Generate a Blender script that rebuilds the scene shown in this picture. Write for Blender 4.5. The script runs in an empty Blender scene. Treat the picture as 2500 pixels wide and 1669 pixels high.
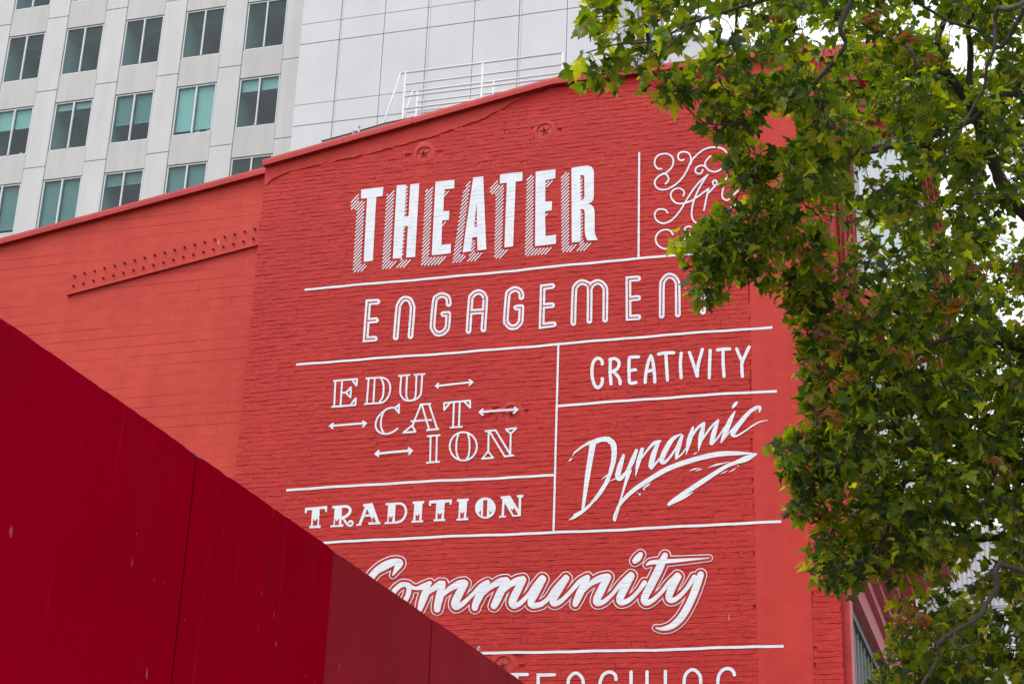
import bpy, bmesh, math, random
import numpy as np
from mathutils import Vector, Matrix
from mathutils.geometry import tessellate_polygon

# ------------------------------------------------------------------ camera, world, light
scn = bpy.context.scene
COL = scn.collection
FPX = 4118.0                                   # focal length in photo pixels (2500 wide)
YAW, PITCH, ROLL = math.radians(-17.261), math.radians(22.166), math.radians(2.135)
CAM = np.array([0.0, -22.0, 1.65])
_fw = np.array([math.sin(YAW)*math.cos(PITCH), math.cos(YAW)*math.cos(PITCH), math.sin(PITCH)])
_r0 = np.array([math.cos(YAW), -math.sin(YAW), 0.0]); _u0 = np.cross(_r0, _fw)
_R = math.cos(ROLL)*_r0 + math.sin(ROLL)*_u0
_U = -math.sin(ROLL)*_r0 + math.cos(ROLL)*_u0
cam = bpy.data.cameras.new('camera'); cam.sensor_width = 36.0; cam.lens = FPX/2500*36.0
cam.clip_start = 0.05; cam.clip_end = 2000
cob = bpy.data.objects.new('camera', cam); COL.objects.link(cob)
cob.matrix_world = Matrix(((_R[0], _U[0], -_fw[0], CAM[0]), (_R[1], _U[1], -_fw[1], CAM[1]),
                           (_R[2], _U[2], -_fw[2], CAM[2]), (0, 0, 0, 1)))
scn.camera = cob

SUN_EL, SUN_AZ = math.radians(62), math.radians(215)
wd = bpy.data.worlds.new('World'); scn.world = wd; wd.use_nodes = True
nt = wd.node_tree; nt.nodes.clear()
wo = nt.nodes.new('ShaderNodeOutputWorld'); bg = nt.nodes.new('ShaderNodeBackground')
sky = nt.nodes.new('ShaderNodeTexSky'); sky.sky_type = 'NISHITA'; sky.sun_disc = False
sky.sun_elevation = SUN_EL; sky.sun_rotation = SUN_AZ; sky.dust_density = 6.0; sky.air_density = 1.0
hs = nt.nodes.new('ShaderNodeHueSaturation'); hs.inputs['Saturation'].default_value = 0.10
mx = nt.nodes.new('ShaderNodeMix'); mx.data_type = 'RGBA'; mx.inputs[0].default_value = 0.72
mx.inputs[7].default_value = (10.3, 10.5, 11.0, 1)         # even white cloud layer over the clear sky
nt.links.new(sky.outputs[0], hs.inputs['Color']); nt.links.new(hs.outputs[0], mx.inputs[6])
nt.links.new(mx.outputs[2], bg.inputs['Color']); bg.inputs['Strength'].default_value = 0.125
nt.links.new(bg.outputs[0], wo.inputs['Surface'])
sl = bpy.data.lights.new('sun', 'SUN'); sl.energy = 1.1; sl.angle = math.radians(25); sl.color = (1.0, 0.97, 0.93)
so = bpy.data.objects.new('sun', sl); COL.objects.link(so)
_sd = Vector((math.sin(SUN_AZ)*math.cos(SUN_EL), math.cos(SUN_AZ)*math.cos(SUN_EL), math.sin(SUN_EL)))
so.rotation_euler = (-_sd).to_track_quat('-Z', 'Y').to_euler(); so.location = _sd*60
vs = scn.view_settings; vs.view_transform = 'Standard'; vs.look = 'None'; vs.gamma = 1.0; vs.exposure = 0.36
vs.use_curve_mapping = False
scn.render.engine = 'CYCLES'
scn.cycles.max_bounces = 8; scn.cycles.transparent_max_bounces = 16

random.seed(7); RNG = np.random.default_rng(7)

# ------------------------------------------------------------------ pixel <-> place
def ray(x, y): return _fw + _R*((x-1250)/FPX) - _U*((y-834.5)/FPX)
def on_y(x, y, Y=0.0):
    d = ray(x, y); return CAM + d*((Y-CAM[1])/d[1])
def on_x(x, y, X):
    d = ray(x, y); return CAM + d*((X-CAM[0])/d[0])
def at_dist(x, y, r):
    d = ray(x, y); return CAM + d/np.linalg.norm(d)*r
def project(p):
    d = np.asarray(p, float)-CAM; z = d@_fw
    return 1250+FPX*(d@_R)/z, 834.5-FPX*(d@_U)/z

# ------------------------------------------------------------------ materials
def new_mat(name):
    m = bpy.data.materials.new(name); m.use_nodes = True
    return m, m.node_tree, m.node_tree.nodes['Principled BSDF']
def noise(nt, scale, detail=4, rough=0.55, vec=None, stretch=None):
    n = nt.nodes.new('ShaderNodeTexNoise'); n.inputs['Scale'].default_value = scale
    n.inputs['Detail'].default_value = detail; n.inputs['Roughness'].default_value = rough
    g = nt.nodes.new('ShaderNodeNewGeometry'); src = g.outputs['Position']
    if stretch:
        mp = nt.nodes.new('ShaderNodeMapping'); mp.inputs['Scale'].default_value = stretch
        nt.links.new(src, mp.inputs[0]); src = mp.outputs[0]
    nt.links.new(src, n.inputs['Vector'])
    return n.outputs['Fac']
def ramp(nt, fac, stops):
    r = nt.nodes.new('ShaderNodeValToRGB'); e = r.color_ramp.elements
    while len(e) < len(stops): e.new(0.5)
    for el, (p, c) in zip(e, stops): el.position = p; el.color = (*c, 1)
    nt.links.new(fac, r.inputs[0]); return r.outputs['Color']
def mixc(nt, fac, a, b, mode='MIX'):
    m = nt.nodes.new('ShaderNodeMix'); m.data_type = 'RGBA'; m.blend_type = mode
    for sock, v in ((m.inputs[0], fac), (m.inputs[6], a), (m.inputs[7], b)):
        if hasattr(v, 'is_linked'): nt.links.new(v, sock)
        elif isinstance(v, tuple): sock.default_value = (*v, 1) if len(v) == 3 else v
        else: sock.default_value = v
    return m.outputs[2]
def bump(nt, bsdf, fac, strength, dist):
    b = nt.nodes.new('ShaderNodeBump'); b.inputs['Strength'].default_value = strength
    b.inputs['Distance'].default_value = dist; nt.links.new(fac, b.inputs['Height'])
    nt.links.new(b.outputs[0], bsdf.inputs['Normal']); return b
def simple(name, col, rough=0.6, var=0.12, nscale=3.0, bscale=None, bst=0.3, bd=0.004, spec=0.4, metal=0.0, stretch=None):
    m, nt, b = new_mat(name)
    lo = tuple(c*(1-var) for c in col); hi = tuple(min(1, c*(1+var)) for c in col)
    nt.links.new(ramp(nt, noise(nt, nscale, 5, 0.6, stretch=stretch), [(0.3, lo), (0.7, hi)]), b.inputs['Base Color'])
    b.inputs['Roughness'].default_value = rough; b.inputs['Specular IOR Level'].default_value = spec
    b.inputs['Metallic'].default_value = metal
    if bscale: bump(nt, b, noise(nt, bscale, 6, 0.6, stretch=stretch), bst, bd)
    return m

def brick_paint(name, col, bst, spec=0.22, fine=True):
    m, nt, b = new_mat(name)
    big = noise(nt, 0.55, 4, 0.6)
    mid = noise(nt, 6.0, 5, 0.65, stretch=(0.5, 1, 1))
    streak = noise(nt, 1.6, 4, 0.6, stretch=(2.4, 1, 0.22))
    c1 = ramp(nt, big, [(0.3, tuple(c*0.93 for c in col)), (0.72, (col[0]*1.05, col[1]*1.22, col[2]*1.16))])
    c2 = ramp(nt, mid, [(0.35, (0.93, 0.9, 0.9)), (0.68, (1.04, 1.12, 1.1))])
    c3 = ramp(nt, streak, [(0.4, (0.95, 0.93, 0.93)), (0.66, (1.02, 1.05, 1.05))])
    c = mixc(nt, 1.0, c1, c2, 'MULTIPLY'); c = mixc(nt, 1.0, c, c3, 'MULTIPLY')
    # sparse pale drips and nicks in the paint
    nick = noise(nt, 26.0, 2, 0.5, stretch=(1.0, 1, 0.16))
    nk = ramp(nt, nick, [(0.765, (0, 0, 0)), (0.79, (1, 1, 1))])
    c = mixc(nt, nk, c, (0.62, 0.34, 0.30))
    nt.links.new(c, b.inputs['Base Color'])
    b.inputs['Roughness'].default_value = 0.5; b.inputs['Specular IOR Level'].default_value = spec
    if bst:
        h1 = noise(nt, 14.0, 6, 0.7, stretch=(0.35, 1, 1)); h2 = noise(nt, 90.0, 4, 0.6)
        s = nt.nodes.new('ShaderNodeMath'); s.operation = 'MULTIPLY_ADD'
        nt.links.new(h1, s.inputs[0]); s.inputs[1].default_value = 3.0; nt.links.new(h2, s.inputs[2])
        bump(nt, b, s.outputs[0], bst, 0.010)
    return m

RED = (0.535, 0.027, 0.023)
M = {}
M['brick'] = brick_paint('red_painted_brick', RED, 0.75)
M['render'] = brick_paint('red_painted_render', (0.55, 0.036, 0.029), 0.12)
M['block'] = brick_paint('red_painted_block', (0.585, 0.050, 0.034), 0.14)
M['redmetal'] = simple('red_painted_metal', (0.50, 0.036, 0.032), 0.45, 0.12, 2.5, 18, 0.25, 0.003)
M['redtrim'] = simple('red_painted_trim', (0.47, 0.030, 0.032), 0.5, 0.18, 5, 30, 0.3, 0.003)
M['granite'] = simple('pink_red_granite_trim', (0.50, 0.10, 0.10), 0.6, 0.75, 45, 60, 0.3, 0.004)
M['boltred'] = simple('dark_red_bolt', (0.16, 0.014, 0.014), 0.6, 0.2, 40)
def white_paint():
    m, nt, b = new_mat('white_sign_paint')
    mid = noise(nt, 5.0, 5, 0.65); wear = noise(nt, 34.0, 4, 0.65, stretch=(0.5, 1, 1))
    c = ramp(nt, mid, [(0.28, (0.70, 0.73, 0.78)), (0.7, (0.85, 0.875, 0.915))])
    k = ramp(nt, wear, [(0.80, (0, 0, 0)), (0.84, (1, 1, 1))])
    c = mixc(nt, k, c, (0.60, 0.36, 0.34)); nt.links.new(c, b.inputs['Base Color'])
    b.inputs['Roughness'].default_value = 0.55; b.inputs['Specular IOR Level'].default_value = 0.3
    h1 = noise(nt, 14.0, 6, 0.7, stretch=(0.35, 1, 1)); bump(nt, b, h1, 0.55, 0.012)
    return m
M['white'] = white_paint()
def plywood_paint(name, old):
    m, nt, b = new_mat(name)
    grain = noise(nt, 9.0, 6, 0.7, stretch=(1, 7.0, 0.25)); blot = noise(nt, 0.8, 4, 0.6)
    c = ramp(nt, blot, [(0.32, (0.235, 0.0, 0.0085)), (0.7, (0.285, 0.0003, 0.0125))])
    oldc = ramp(nt, grain, [(0.3, (0.130, 0.0055, 0.010)), (0.7, (0.200, 0.016, 0.019))])
    wthr = noise(nt, 1.3, 5, 0.62, stretch=(1, 1.5, 0.45))
    r2 = ramp(nt, wthr, [(0.56, (0, 0, 0)), (0.80, (.35, .35, .35))] if not old else [(0.30, (.05, .05, .05)), (0.72, (.68, .68, .68))])
    c = mixc(nt, r2, c, oldc)
    drip = noise(nt, 6.0, 3, 0.55, stretch=(1, 6.0, 0.22))           # runs and scuffs in the paint
    k1 = ramp(nt, drip, [(0.64, (0, 0, 0)), (0.74, (.40, .40, .40))]); c = mixc(nt, k1, c, (0.27, 0.010, 0.018))
    chip = noise(nt, 15.0, 3, 0.55, stretch=(1, 1.6, 0.6))
    k = ramp(nt, chip, [(0.715, (0, 0, 0)), (0.735, (1, 1, 1))]); c = mixc(nt, k, c, (0.34, 0.07, 0.06))
    nt.links.new(c, b.inputs['Base Color'])
    rr = nt.nodes.new('ShaderNodeMapRange'); nt.links.new(wthr, rr.inputs[0]); rr.inputs[3].default_value = 0.38; rr.inputs[4].default_value = 0.75
    nt.links.new(rr.outputs[0], b.inputs['Roughness']); b.inputs['Specular IOR Level'].default_value = 0.0 if not old else 0.02
    bump(nt, b, grain, 0.35 if old else 0.12, 0.004)
    return m
M['ply'] = plywood_paint('carmine_painted_plywood', False)
M['plyold'] = plywood_paint('chalky_carmine_painted_plywood', True)
M['plyedge'] = simple('raw_plywood_edge', (0.16, 0.035, 0.028), 0.8, 0.5, 25, 40, 0.5, 0.006)
M['lumber'] = simple('raw_lumber', (0.30, 0.20, 0.11), 0.75, 0.25, 8, stretch=(1, 1, 6))
def concrete(name, col, var=0.05, streak=1.0):
    m, nt, b = new_mat(name)
    big = noise(nt, 0.35, 5, 0.6); st = noise(nt, 1.2, 5, 0.65, stretch=(1.5, 1, 0.12))
    c1 = ramp(nt, big, [(0.3, tuple(c*(1-var) for c in col)), (0.7, tuple(c*(1+var) for c in col))])
    c2 = ramp(nt, st, [(0.30, (1-.07*streak, 1-.08*streak, 1-.095*streak)), (0.6, (1, 1, 1))])
    nt.links.new(mixc(nt, 1.0, c1, c2, 'MULTIPLY'), b.inputs['Base Color'])
    b.inputs['Roughness'].default_value = 0.75; b.inputs['Specular IOR Level'].default_value = 0.3
    bump(nt, b, noise(nt, 30, 4, 0.6), 0.1, 0.01)
    return m
M['conc'] = concrete('pale_precast_concrete', (0.615, 0.61, 0.60))
M['conc2'] = concrete('pale_precast_concrete_spandrel', (0.555, 0.548, 0.535), streak=1.5)
M['concw'] = concrete('white_precast_concrete', (0.63, 0.635, 0.65), streak=.35)
M['joint'] = simple('dark_panel_joint', (0.27, 0.265, 0.255), 0.9, 0.2)
M['alu'] = simple('white_aluminium_frame', (0.66, 0.67, 0.68), 0.4, 0.04)
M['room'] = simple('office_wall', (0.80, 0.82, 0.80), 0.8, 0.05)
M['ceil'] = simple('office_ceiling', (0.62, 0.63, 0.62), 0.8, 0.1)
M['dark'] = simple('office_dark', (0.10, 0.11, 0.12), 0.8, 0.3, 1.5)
M['blind'] = simple('roller_blind', (0.66, 0.70, 0.70), 0.8, 0.05)
M['blindg'] = simple('grey_roller_blind', (0.30, 0.33, 0.33), 0.8, 0.08)
def glass(name, tint, refl, rough=0.0):
    m = bpy.data.materials.new(name); m.use_nodes = True; nt = m.node_tree; nt.nodes.clear()
    o = nt.nodes.new('ShaderNodeOutputMaterial'); t = nt.nodes.new('ShaderNodeBsdfTransparent')
    t.inputs[0].default_value = (*tint, 1); g = nt.nodes.new('ShaderNodeBsdfGlossy')
    g.inputs['Roughness'].default_value = rough; g.inputs['Color'].default_value = (0.9, 0.96, 1, 1)
    x = nt.nodes.new('ShaderNodeMixShader'); x.inputs[0].default_value = refl
    nt.links.new(t.outputs[0], x.inputs[1]); nt.links.new(g.outputs[0], x.inputs[2])
    bp = nt.nodes.new('ShaderNodeBump'); bp.inputs['Strength'].default_value = 0.10; bp.inputs['Distance'].default_value = 0.25
    nt.links.new(noise(nt, 0.9, 3, 0.5), bp.inputs['Height']); nt.links.new(bp.outputs[0], g.inputs['Normal'])
    nt.links.new(x.outputs[0], o.inputs[0]); return m
M['glass'] = glass('green_tinted_glass', (0.50, 0.74, 0.71), 0.05)
M['skyglass'] = glass('sky_reflecting_glass', (0.35, 0.40, 0.45), 0.45, 0.05)
M['darkglass'] = glass('dark_window_glass', (0.35, 0.38, 0.40), 0.10)
M['rail'] = simple('white_pipe_paint', (0.66, 0.67, 0.70), 0.35, 0.05, 4)
M['galv'] = simple('galvanised_metal', (0.42, 0.44, 0.48), 0.4, 0.1, 5, metal=0.4)
M['roof'] = simple('grey_roofing', (0.22, 0.22, 0.22), 0.9, 0.15, 4)
M['darkframe'] = simple('dark_grey_window_frame', (0.065, 0.072, 0.08), 0.5, 0.1)
M['greyframe'] = simple('grey_window_mullion', (0.34, 0.36, 0.38), 0.5, 0.1)
M['siding'] = simple('white_corrugated_cladding', (0.62, 0.64, 0.68), 0.5, 0.08, 1.5)
M['asphalt'] = simple('asphalt', (0.055, 0.055, 0.057), 0.9, 0.2, 3, 200, 0.3, 0.005)
M['paving'] = simple('concrete_paving', (0.36, 0.35, 0.33), 0.85, 0.12, 2, 100, 0.2, 0.003)
M['paint'] = simple('road_marking_paint', (0.75, 0.75, 0.72), 0.7, 0.1)
def bark():
    m, nt, b = new_mat('plane_bark')
    n = noise(nt, 22, 6, 0.7, stretch=(1, 1, 0.5))
    nt.links.new(ramp(nt, n, [(0.3, (0.030, 0.024, 0.020)), (0.62, (0.066, 0.053, 0.042)), (0.78, (0.15, 0.13, 0.105))]), b.inputs['Base Color'])
    b.inputs['Roughness'].default_value = 0.85; bump(nt, b, n, 0.6, 0.01); return m
M['bark'] = bark()
def leaf_mat():
    m = bpy.data.materials.new('plane_leaf'); m.use_nodes = True; nt = m.node_tree; nt.nodes.clear()
    o = nt.nodes.new('ShaderNodeOutputMaterial'); at = nt.nodes.new('ShaderNodeAttribute'); at.attribute_name = 'tint'
    n = noise(nt, 18, 3, 0.6); v = ramp(nt, n, [(0.3, (0.8, 0.82, 0.8)), (0.7, (1.15, 1.12, 1.0))])
    c = mixc(nt, 1.0, at.outputs['Color'], v, 'MULTIPLY')
    d = nt.nodes.new('ShaderNodeBsdfPrincipled'); d.inputs['Roughness'].default_value = 0.36
    d.inputs['Specular IOR Level'].default_value = 0.45; nt.links.new(c, d.inputs['Base Color'])
    tr = nt.nodes.new('ShaderNodeBsdfTranslucent')
    c2 = mixc(nt, 1.0, c, (1.70, 1.90, 0.36), 'MULTIPLY'); nt.links.new(c2, tr.inputs['Color'])
    x = nt.nodes.new('ShaderNodeMixShader'); x.inputs[0].default_value = 0.58
    nt.links.new(d.outputs[0], x.inputs[1]); nt.links.new(tr.outputs[0], x.inputs[2]); nt.links.new(x.outputs[0], o.inputs[0])
    return m
M['leaf'] = leaf_mat()

# ------------------------------------------------------------------ object helpers
def obj(name, me, mat, parent=None, kind=None, label=None):
    o = bpy.data.objects.new(name, me); COL.objects.link(o)
    if mat is not None and not me.materials: me.materials.append(M[mat] if isinstance(mat, str) else mat)
    if parent is not None: o.parent = parent
    if kind: o['kind'] = kind
    if label: o['label'] = label
    return o
def thing(name, label, cat, loc=(0, 0, 0), group=None):
    o = bpy.data.objects.new(name, None); COL.objects.link(o); o.location = loc; o.empty_display_size = 0.3
    o['label'] = label; o['category'] = cat
    if group: o['group'] = group
    return o
class MB:
    """collects faces; build() links them as one mesh object"""
    def __init__(s): s.v = []; s.f = []
    def add(s, vs, fs):
        n = len(s.v); s.v += [tuple(map(float, p)) for p in vs]; s.f += [tuple(i+n for i in f) for f in fs]; return s
    def box(s, x0, x1, y0, y1, z0, z1):
        return s.add([(x0, y0, z0), (x1, y0, z0), (x1, y1, z0), (x0, y1, z0), (x0, y0, z1), (x1, y0, z1), (x1, y1, z1), (x0, y1, z1)],
              [(0, 3, 2, 1), (4, 5, 6, 7), (0, 1, 5, 4), (1, 2, 6, 5), (2, 3, 7, 6), (3, 0, 4, 7)])
    def prism_y(s, pts, y0, y1):               # polygon in x,z extruded along y (y0 = front)
        n = len(pts); v = [(x, y0, z) for x, z in pts]+[(x, y1, z) for x, z in pts]
        tris = tessellate_polygon([[Vector((x, z, 0)) for x, z in pts]])
        f = [tuple(t) for t in tris]+[tuple(i+n for i in reversed(t)) for t in tris]
        f += [(i, (i+1) % n, (i+1) % n+n, i+n) for i in range(n)]
        return s.add(v, f)
    def prism_x(s, pts, x0, x1):               # polygon in y,z extruded along x
        n = len(pts); v = [(x0, y, z) for y, z in pts]+[(x1, y, z) for y, z in pts]
        f = [tuple(range(n)), tuple(range(2*n-1, n-1, -1))]+[(i, (i+1) % n, (i+1) % n+n, i+n) for i in range(n)]
        return s.add(v, f)
    def tube(s, pts, rad, n=8, caps=True):
        pts = [np.array(p, float) for p in pts]; k = len(pts)
        rad = [rad]*k if np.isscalar(rad) else rad; ref = None; vs = []
        for i in range(k):
            t = pts[min(i+1, k-1)]-pts[max(i-1, 0)]; t = t/(np.linalg.norm(t)+1e-9)
            if ref is None:
                ref = np.array([0, 0, 1.0]) if abs(t[2]) < 0.9 else np.array([1.0, 0, 0])
            a = np.cross(t, ref); a /= np.linalg.norm(a)+1e-9; b = np.cross(a, t); ref = b
            for j in range(n):
                q = 2*math.pi*j/n; vs.append(pts[i]+rad[i]*(math.cos(q)*a+math.sin(q)*b))
        fs = [(i*n+j, i*n+(j+1) % n, (i+1)*n+(j+1) % n, (i+1)*n+j) for i in range(k-1) for j in range(n)]
        if caps: fs += [tuple(range(n-1, -1, -1)), tuple((k-1)*n+j for j in range(n))]
        return s.add(vs, fs)
    def mesh(s, name, fix=True):
        me = bpy.data.meshes.new(name); me.from_pydata(s.v, [], s.f); me.validate()
        if fix:
            bm = bmesh.new(); bm.from_mesh(me); bmesh.ops.recalc_face_normals(bm, faces=bm.faces); bm.to_mesh(me); bm.free()
        return me
    def build(s, name, mat, parent=None, kind=None, label=None, smooth=False, bevel=0):
        me = s.mesh(name)
        if bevel:
            bm = bmesh.new(); bm.from_mesh(me)
            bmesh.ops.bevel(bm, geom=bm.edges[:], offset=bevel, segments=1, affect='EDGES', clamp_overlap=True)
            bm.to_mesh(me); bm.free()
        if smooth: me.polygons.foreach_set('use_smooth', [True]*len(me.polygons))
        return obj(name, me, mat, parent, kind, label)
def sheet(x0, x1, y, z0, z1): return MB().add([(x0, y, z0), (x1, y, z0), (x1, y, z1), (x0, y, z1)], [(0, 1, 2, 3)])
def sheetx(x, y0, y1, z0, z1): return MB().add([(x, y0, z0), (x, y1, z0), (x, y1, z1), (x, y0, z1)], [(0, 1, 2, 3)])
def rnd(a, b): return random.uniform(a, b)

# ------------------------------------------------------------------ ground, pavement, road
o = MB().box(-600, 600, -600, 600, -1.0, -0.16).build('ground', 'asphalt', kind='structure')
o = MB().box(-3.0, 2.2, -400, 400, -0.16, 0.0).build('pavement', 'paving', kind='structure')
o = MB().box(2.2, 2.38, -400, 400, -0.157, 0.004).build('kerb', 'paving', kind='structure')
o = MB().box(2.38, 16.0, -400, 400, -0.16, -0.150).build('road', 'asphalt', kind='structure')
o = MB().box(9.1, 9.25, -400, 400, -0.150, -0.146).build('road_marking', 'paint', kind='structure')

# ================================================================== mural building
XL, XR = -11.12, -2.20
SX0, SX1 = -3.29, -2.58                        # smooth strip
P = 0.0727                                     # brick course
JY = 0.012                                     # joint plane
theatre = thing('theater_building', 'tall red painted brick building with white lettering painted over its blank side wall', 'building', (-6.6, 4, 0))
TI = theatre.matrix_basis.inverted() if False else None
theatre.location = (0, 0, 0)
def top_z(x): return 14.53+(min(x, -6.32)+11.12)/4.8*0.86 if x < -6.32 else 15.39+(x+6.32)/4.0*0.02
body = MB()
body.prism_y([(XL, 0.0), (XR, 0.0), (XR, top_z(XR)-.07), (-6.32, top_z(-6.32)-.07), (XL, top_z(XL)-.07)], JY, 0.42)
body.box(XL, -2.3, 0.42, 16.0, 0.0, 13.9)
wall = body.build('brick_wall', 'brick', theatre)
MB().box(XL+.02, -2.35, 0.43, 15.9, 13.9, 14.0).build('roof', 'roof', theatre)

def wob(x, z): return .007*math.sin(x*1.3+z*.7)+.0035*math.sin(x*4.1+1.7*z)+.0018*math.sin(x*11.3+3.1*z)
def hsh(*a):
    v = math.sin(sum(q*w for q, w in zip(a, (12.9898, 78.233, 37.719))))*43758.5453; return v-math.floor(v)

# lower edge of the smooth cement wedge under the sloping coping
WEDGE = [tuple(on_y(x, y)[[0, 2]]) for x, y in [(651, 452), (664, 436), (700, 421), (770, 404), (868, 383), (950, 362), (1040, 338), (1126, 309), (1180, 290), (1240, 258), (1290, 231), (1345, 203)]]
def wedge_z(x):
    if x <= WEDGE[0][0]: return WEDGE[0][1]
    for (a, za), (b, zb) in zip(WEDGE, WEDGE[1:]):
        if x <= b: return za+(zb-za)*(x-a)/(b-a)
    return 99.0
wl = [(XL+.001, WEDGE[0][1])]
x = XL+.05
while x < WEDGE[-1][0]-.03:
    wl.append((x, wedge_z(x)+rnd(-.012, .012))); x += rnd(.02, .07)
wl.append((WEDGE[-1][0], top_z(WEDGE[-1][0])-.075))
wl += [(XL+.001, top_z(XL)-.075)]
MB().prism_y(wl, -0.0068, JY+.002).build('render_wedge', 'render', theatre)
MB().box(SX0-.02, SX1, -0.002, JY+.002, 0.02, 15.33).build('render_strip', 'render', theatre)
# a few trowelled patches over the brick
for (px, py, w, h) in [(1805, 787, .30, .22), (1800, 715, .16, .13), (700, 1165, .42, .16), (1150, 985, .2, .1), (905, 1010, .22, .09), (1010, 1130, .3, .12), (1480, 1225, .25, .1), (1330, 360, .36, .2), (1035, 420, .3, .14)]:
    c = on_y(px, py); pts = []
    for k in range(14):
        a = 2*math.pi*k/14; r = rnd(.8, 1.15); pts.append((c[0]+math.cos(a)*w/2*r, c[2]+math.sin(a)*h/2*r))
    MB().prism_y(pts, -0.0026, JY+.002).build('render_patch', 'render', theatre)

STARS = [(1035, 375), (1329, 319), (1637, 258), (1248, 1009), (1228, 1623)]
STARP = [on_y(*s) for s in STARS]
def in_star(x, z, m=.135): return any((x-s[0])**2+(z-s[2])**2 < m*m for s in STARP)

# bricks, course by course, with wavy courses, smeared joints and uneven faces
cells = []
k0 = int(4.9/P)
for k in range(k0, int(15.4/P)+1):
    x = XL+.004-(0.1 if k % 2 else 0)
    zc = (k+.5)*P
    while x < XR-.02:
        L = rnd(.185, .232)
        if k % 6 == 0: L *= .52
        a, b = max(x, XL+.004), min(x+L, XR-.003)
        x += L
        if b-a < .04: continue
        if a < SX1 and b > SX0-.02:
            if a < SX0-.06: b = SX0-.018
            elif b > SX1+.05: a = SX1+.003
            else: continue
        m = .5*(a+b)
        if zc+P*.5+.02 > min(wedge_z(a), wedge_z(b))+.03 or zc+P*.5 > top_z(m)-.08: continue
        if any(in_star(q, zc, .132) for q in (a, m, b)): continue
        cells.append((k, a, b))
def jdepth(x, k):
    """how far the joint under course k is raked at x: smeared shut here, open there"""
    i = math.floor(x*6.5); t = x*6.5-i; t = t*t*(3-2*t)
    q = hsh(i, k)*(1-t)+hsh(i+1, k)*t
    return -.001+.0066*max(0, min(1, (q-.25)*1.35))
def bulge(x, z): return .0035*math.sin(x*2.3+1.1*math.sin(z*1.9))+.003*math.sin(z*3.7+1.3*math.sin(x*1.7))
def brick_verts(k, a, b):
    zb0, zt0 = k*P, (k+1)*P
    off = rnd(-.0015, .0030); tilt = rnd(-.0015, .0015); gap = random.random() < .16
    xs = [a, a+(b-a)*.33, a+(b-a)*.67, b]
    v = []
    for i, xx in enumerate(xs):
        w0, w1 = wob(xx, zb0), wob(xx, zt0)
        j0, j1 = .0022*math.sin(xx*61+k*2.3), .0022*math.sin(xx*61+(k+1)*2.3)
        bx = ([.004, 0, 0, -.004][i]*rnd(.4, 1.3)) if gap else 0
        zl, zh = zb0+w0+j0, zt0+w1+j1
        d0, d1 = jdepth(xx, k), jdepth(xx, k+1)
        yo = -(off+tilt*(i-1.5)/1.5)-rnd(0, .0012)+bulge(xx, zb0)*.4-.0028
        v += [(xx, yo+.002+d0, zl), (xx+bx, yo-.0012, zl+rnd(.002, .0045)), (xx+bx, yo+rnd(-.001, .001), zh-rnd(.006, .016)), (xx, yo+.002+d1, zh)]
    f = []
    for i in range(3):
        for j in range(3):
            q = i*4+j; f.append((q, q+4, q+5, q+1))
    v += [(xs[0], JY+.002, v[0][2]), (xs[0], JY+.002, v[3][2]), (xs[3], JY+.002, v[12][2]), (xs[3], JY+.002, v[15][2])]
    f += [(16, 0, 1, 2, 3, 17), (18, 19, 15, 14, 13, 12)]
    return v, f
def vis(c):
    k, a, b = c; px, py = project(((a+b)/2, 0, (k+.5)*P))
    return 0 < px < 2080 and 0 < py < 1660
inframe = [c for c in cells if vis(c)]
def psize(c):
    k, a, b = c; p0 = project((a, 0, (k+.5)*P)); p1 = project((b, 0, (k+.5)*P)); q = project((a, 0, (k+1.5)*P))
    px, py = p0
    hid = (py > 770+.697*px-12) or px > 1900+(py-1000)*.2
    return -1 if hid else abs(p1[0]-p0[0])*abs(q[1]-p0[1])
single = set(sorted(inframe, key=psize, reverse=True)[:300])
rest = MB()
for c in cells:
    v, f = brick_verts(*c)
    if c in single:
        me = bpy.data.meshes.new('brick'); me.from_pydata(v, [], f); obj('brick', me, 'brick', wall)
    else: rest.add(v, f)
me = rest.mesh('brick', fix=False)
obj('brick', me, 'brick', wall, kind='stuff')

# copings -----------------------------------------------------------
def coping(parent, x0, x1, zf, yf, yb, h, step=1.25, lip=.10):
    x = x0
    while x < x1-.01:
        e = min(x1, x+step*rnd(.85, 1.12))
        if x1-e < .3: e = x1
        m = MB(); n = 4
        xs = [x+(e-x)*i/n for i in range(n+1)]
        prof = lambda xx: [(yf-lip, zf(xx)-.026), (yf-lip-.004, zf(xx)+h*.5), (yf-lip, zf(xx)+h), (yb, zf(xx)+h+.02), (yb, zf(xx)-.002), (yf-lip+.012, zf(xx)-.002), (yf-lip+.012, zf(xx)-.026)]
        vs = [];
        for xx in xs: vs += [(xx+(.002 if xx == x else -.002 if xx == e else 0), y, z+rnd(-.002, .002)) for y, z in prof(xx)]
        fs = [(i*7+j, i*7+(j+1) % 7, (i+1)*7+(j+1) % 7, (i+1)*7+j) for i in range(n) for j in range(7)]
        fs += [(0, 1, 2, 5, 6), (2, 3, 4, 5), tuple(n*7+j for j in (6, 5, 2, 1, 0)), tuple(n*7+j for j in (5, 4, 3, 2))]
        m.add(vs, fs)
        m.box(e-.012, e+.012, yf-lip-.011, yb, zf(e)-.01, zf(e)+h+.004) if e < x1-.1 and random.random() < .5 else None
        m.build('coping', 'redmetal', parent); x = e
coping(theatre, XL-.03, -2.26, lambda x: top_z(x)-.075, 0.0, .46, .085)

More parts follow.
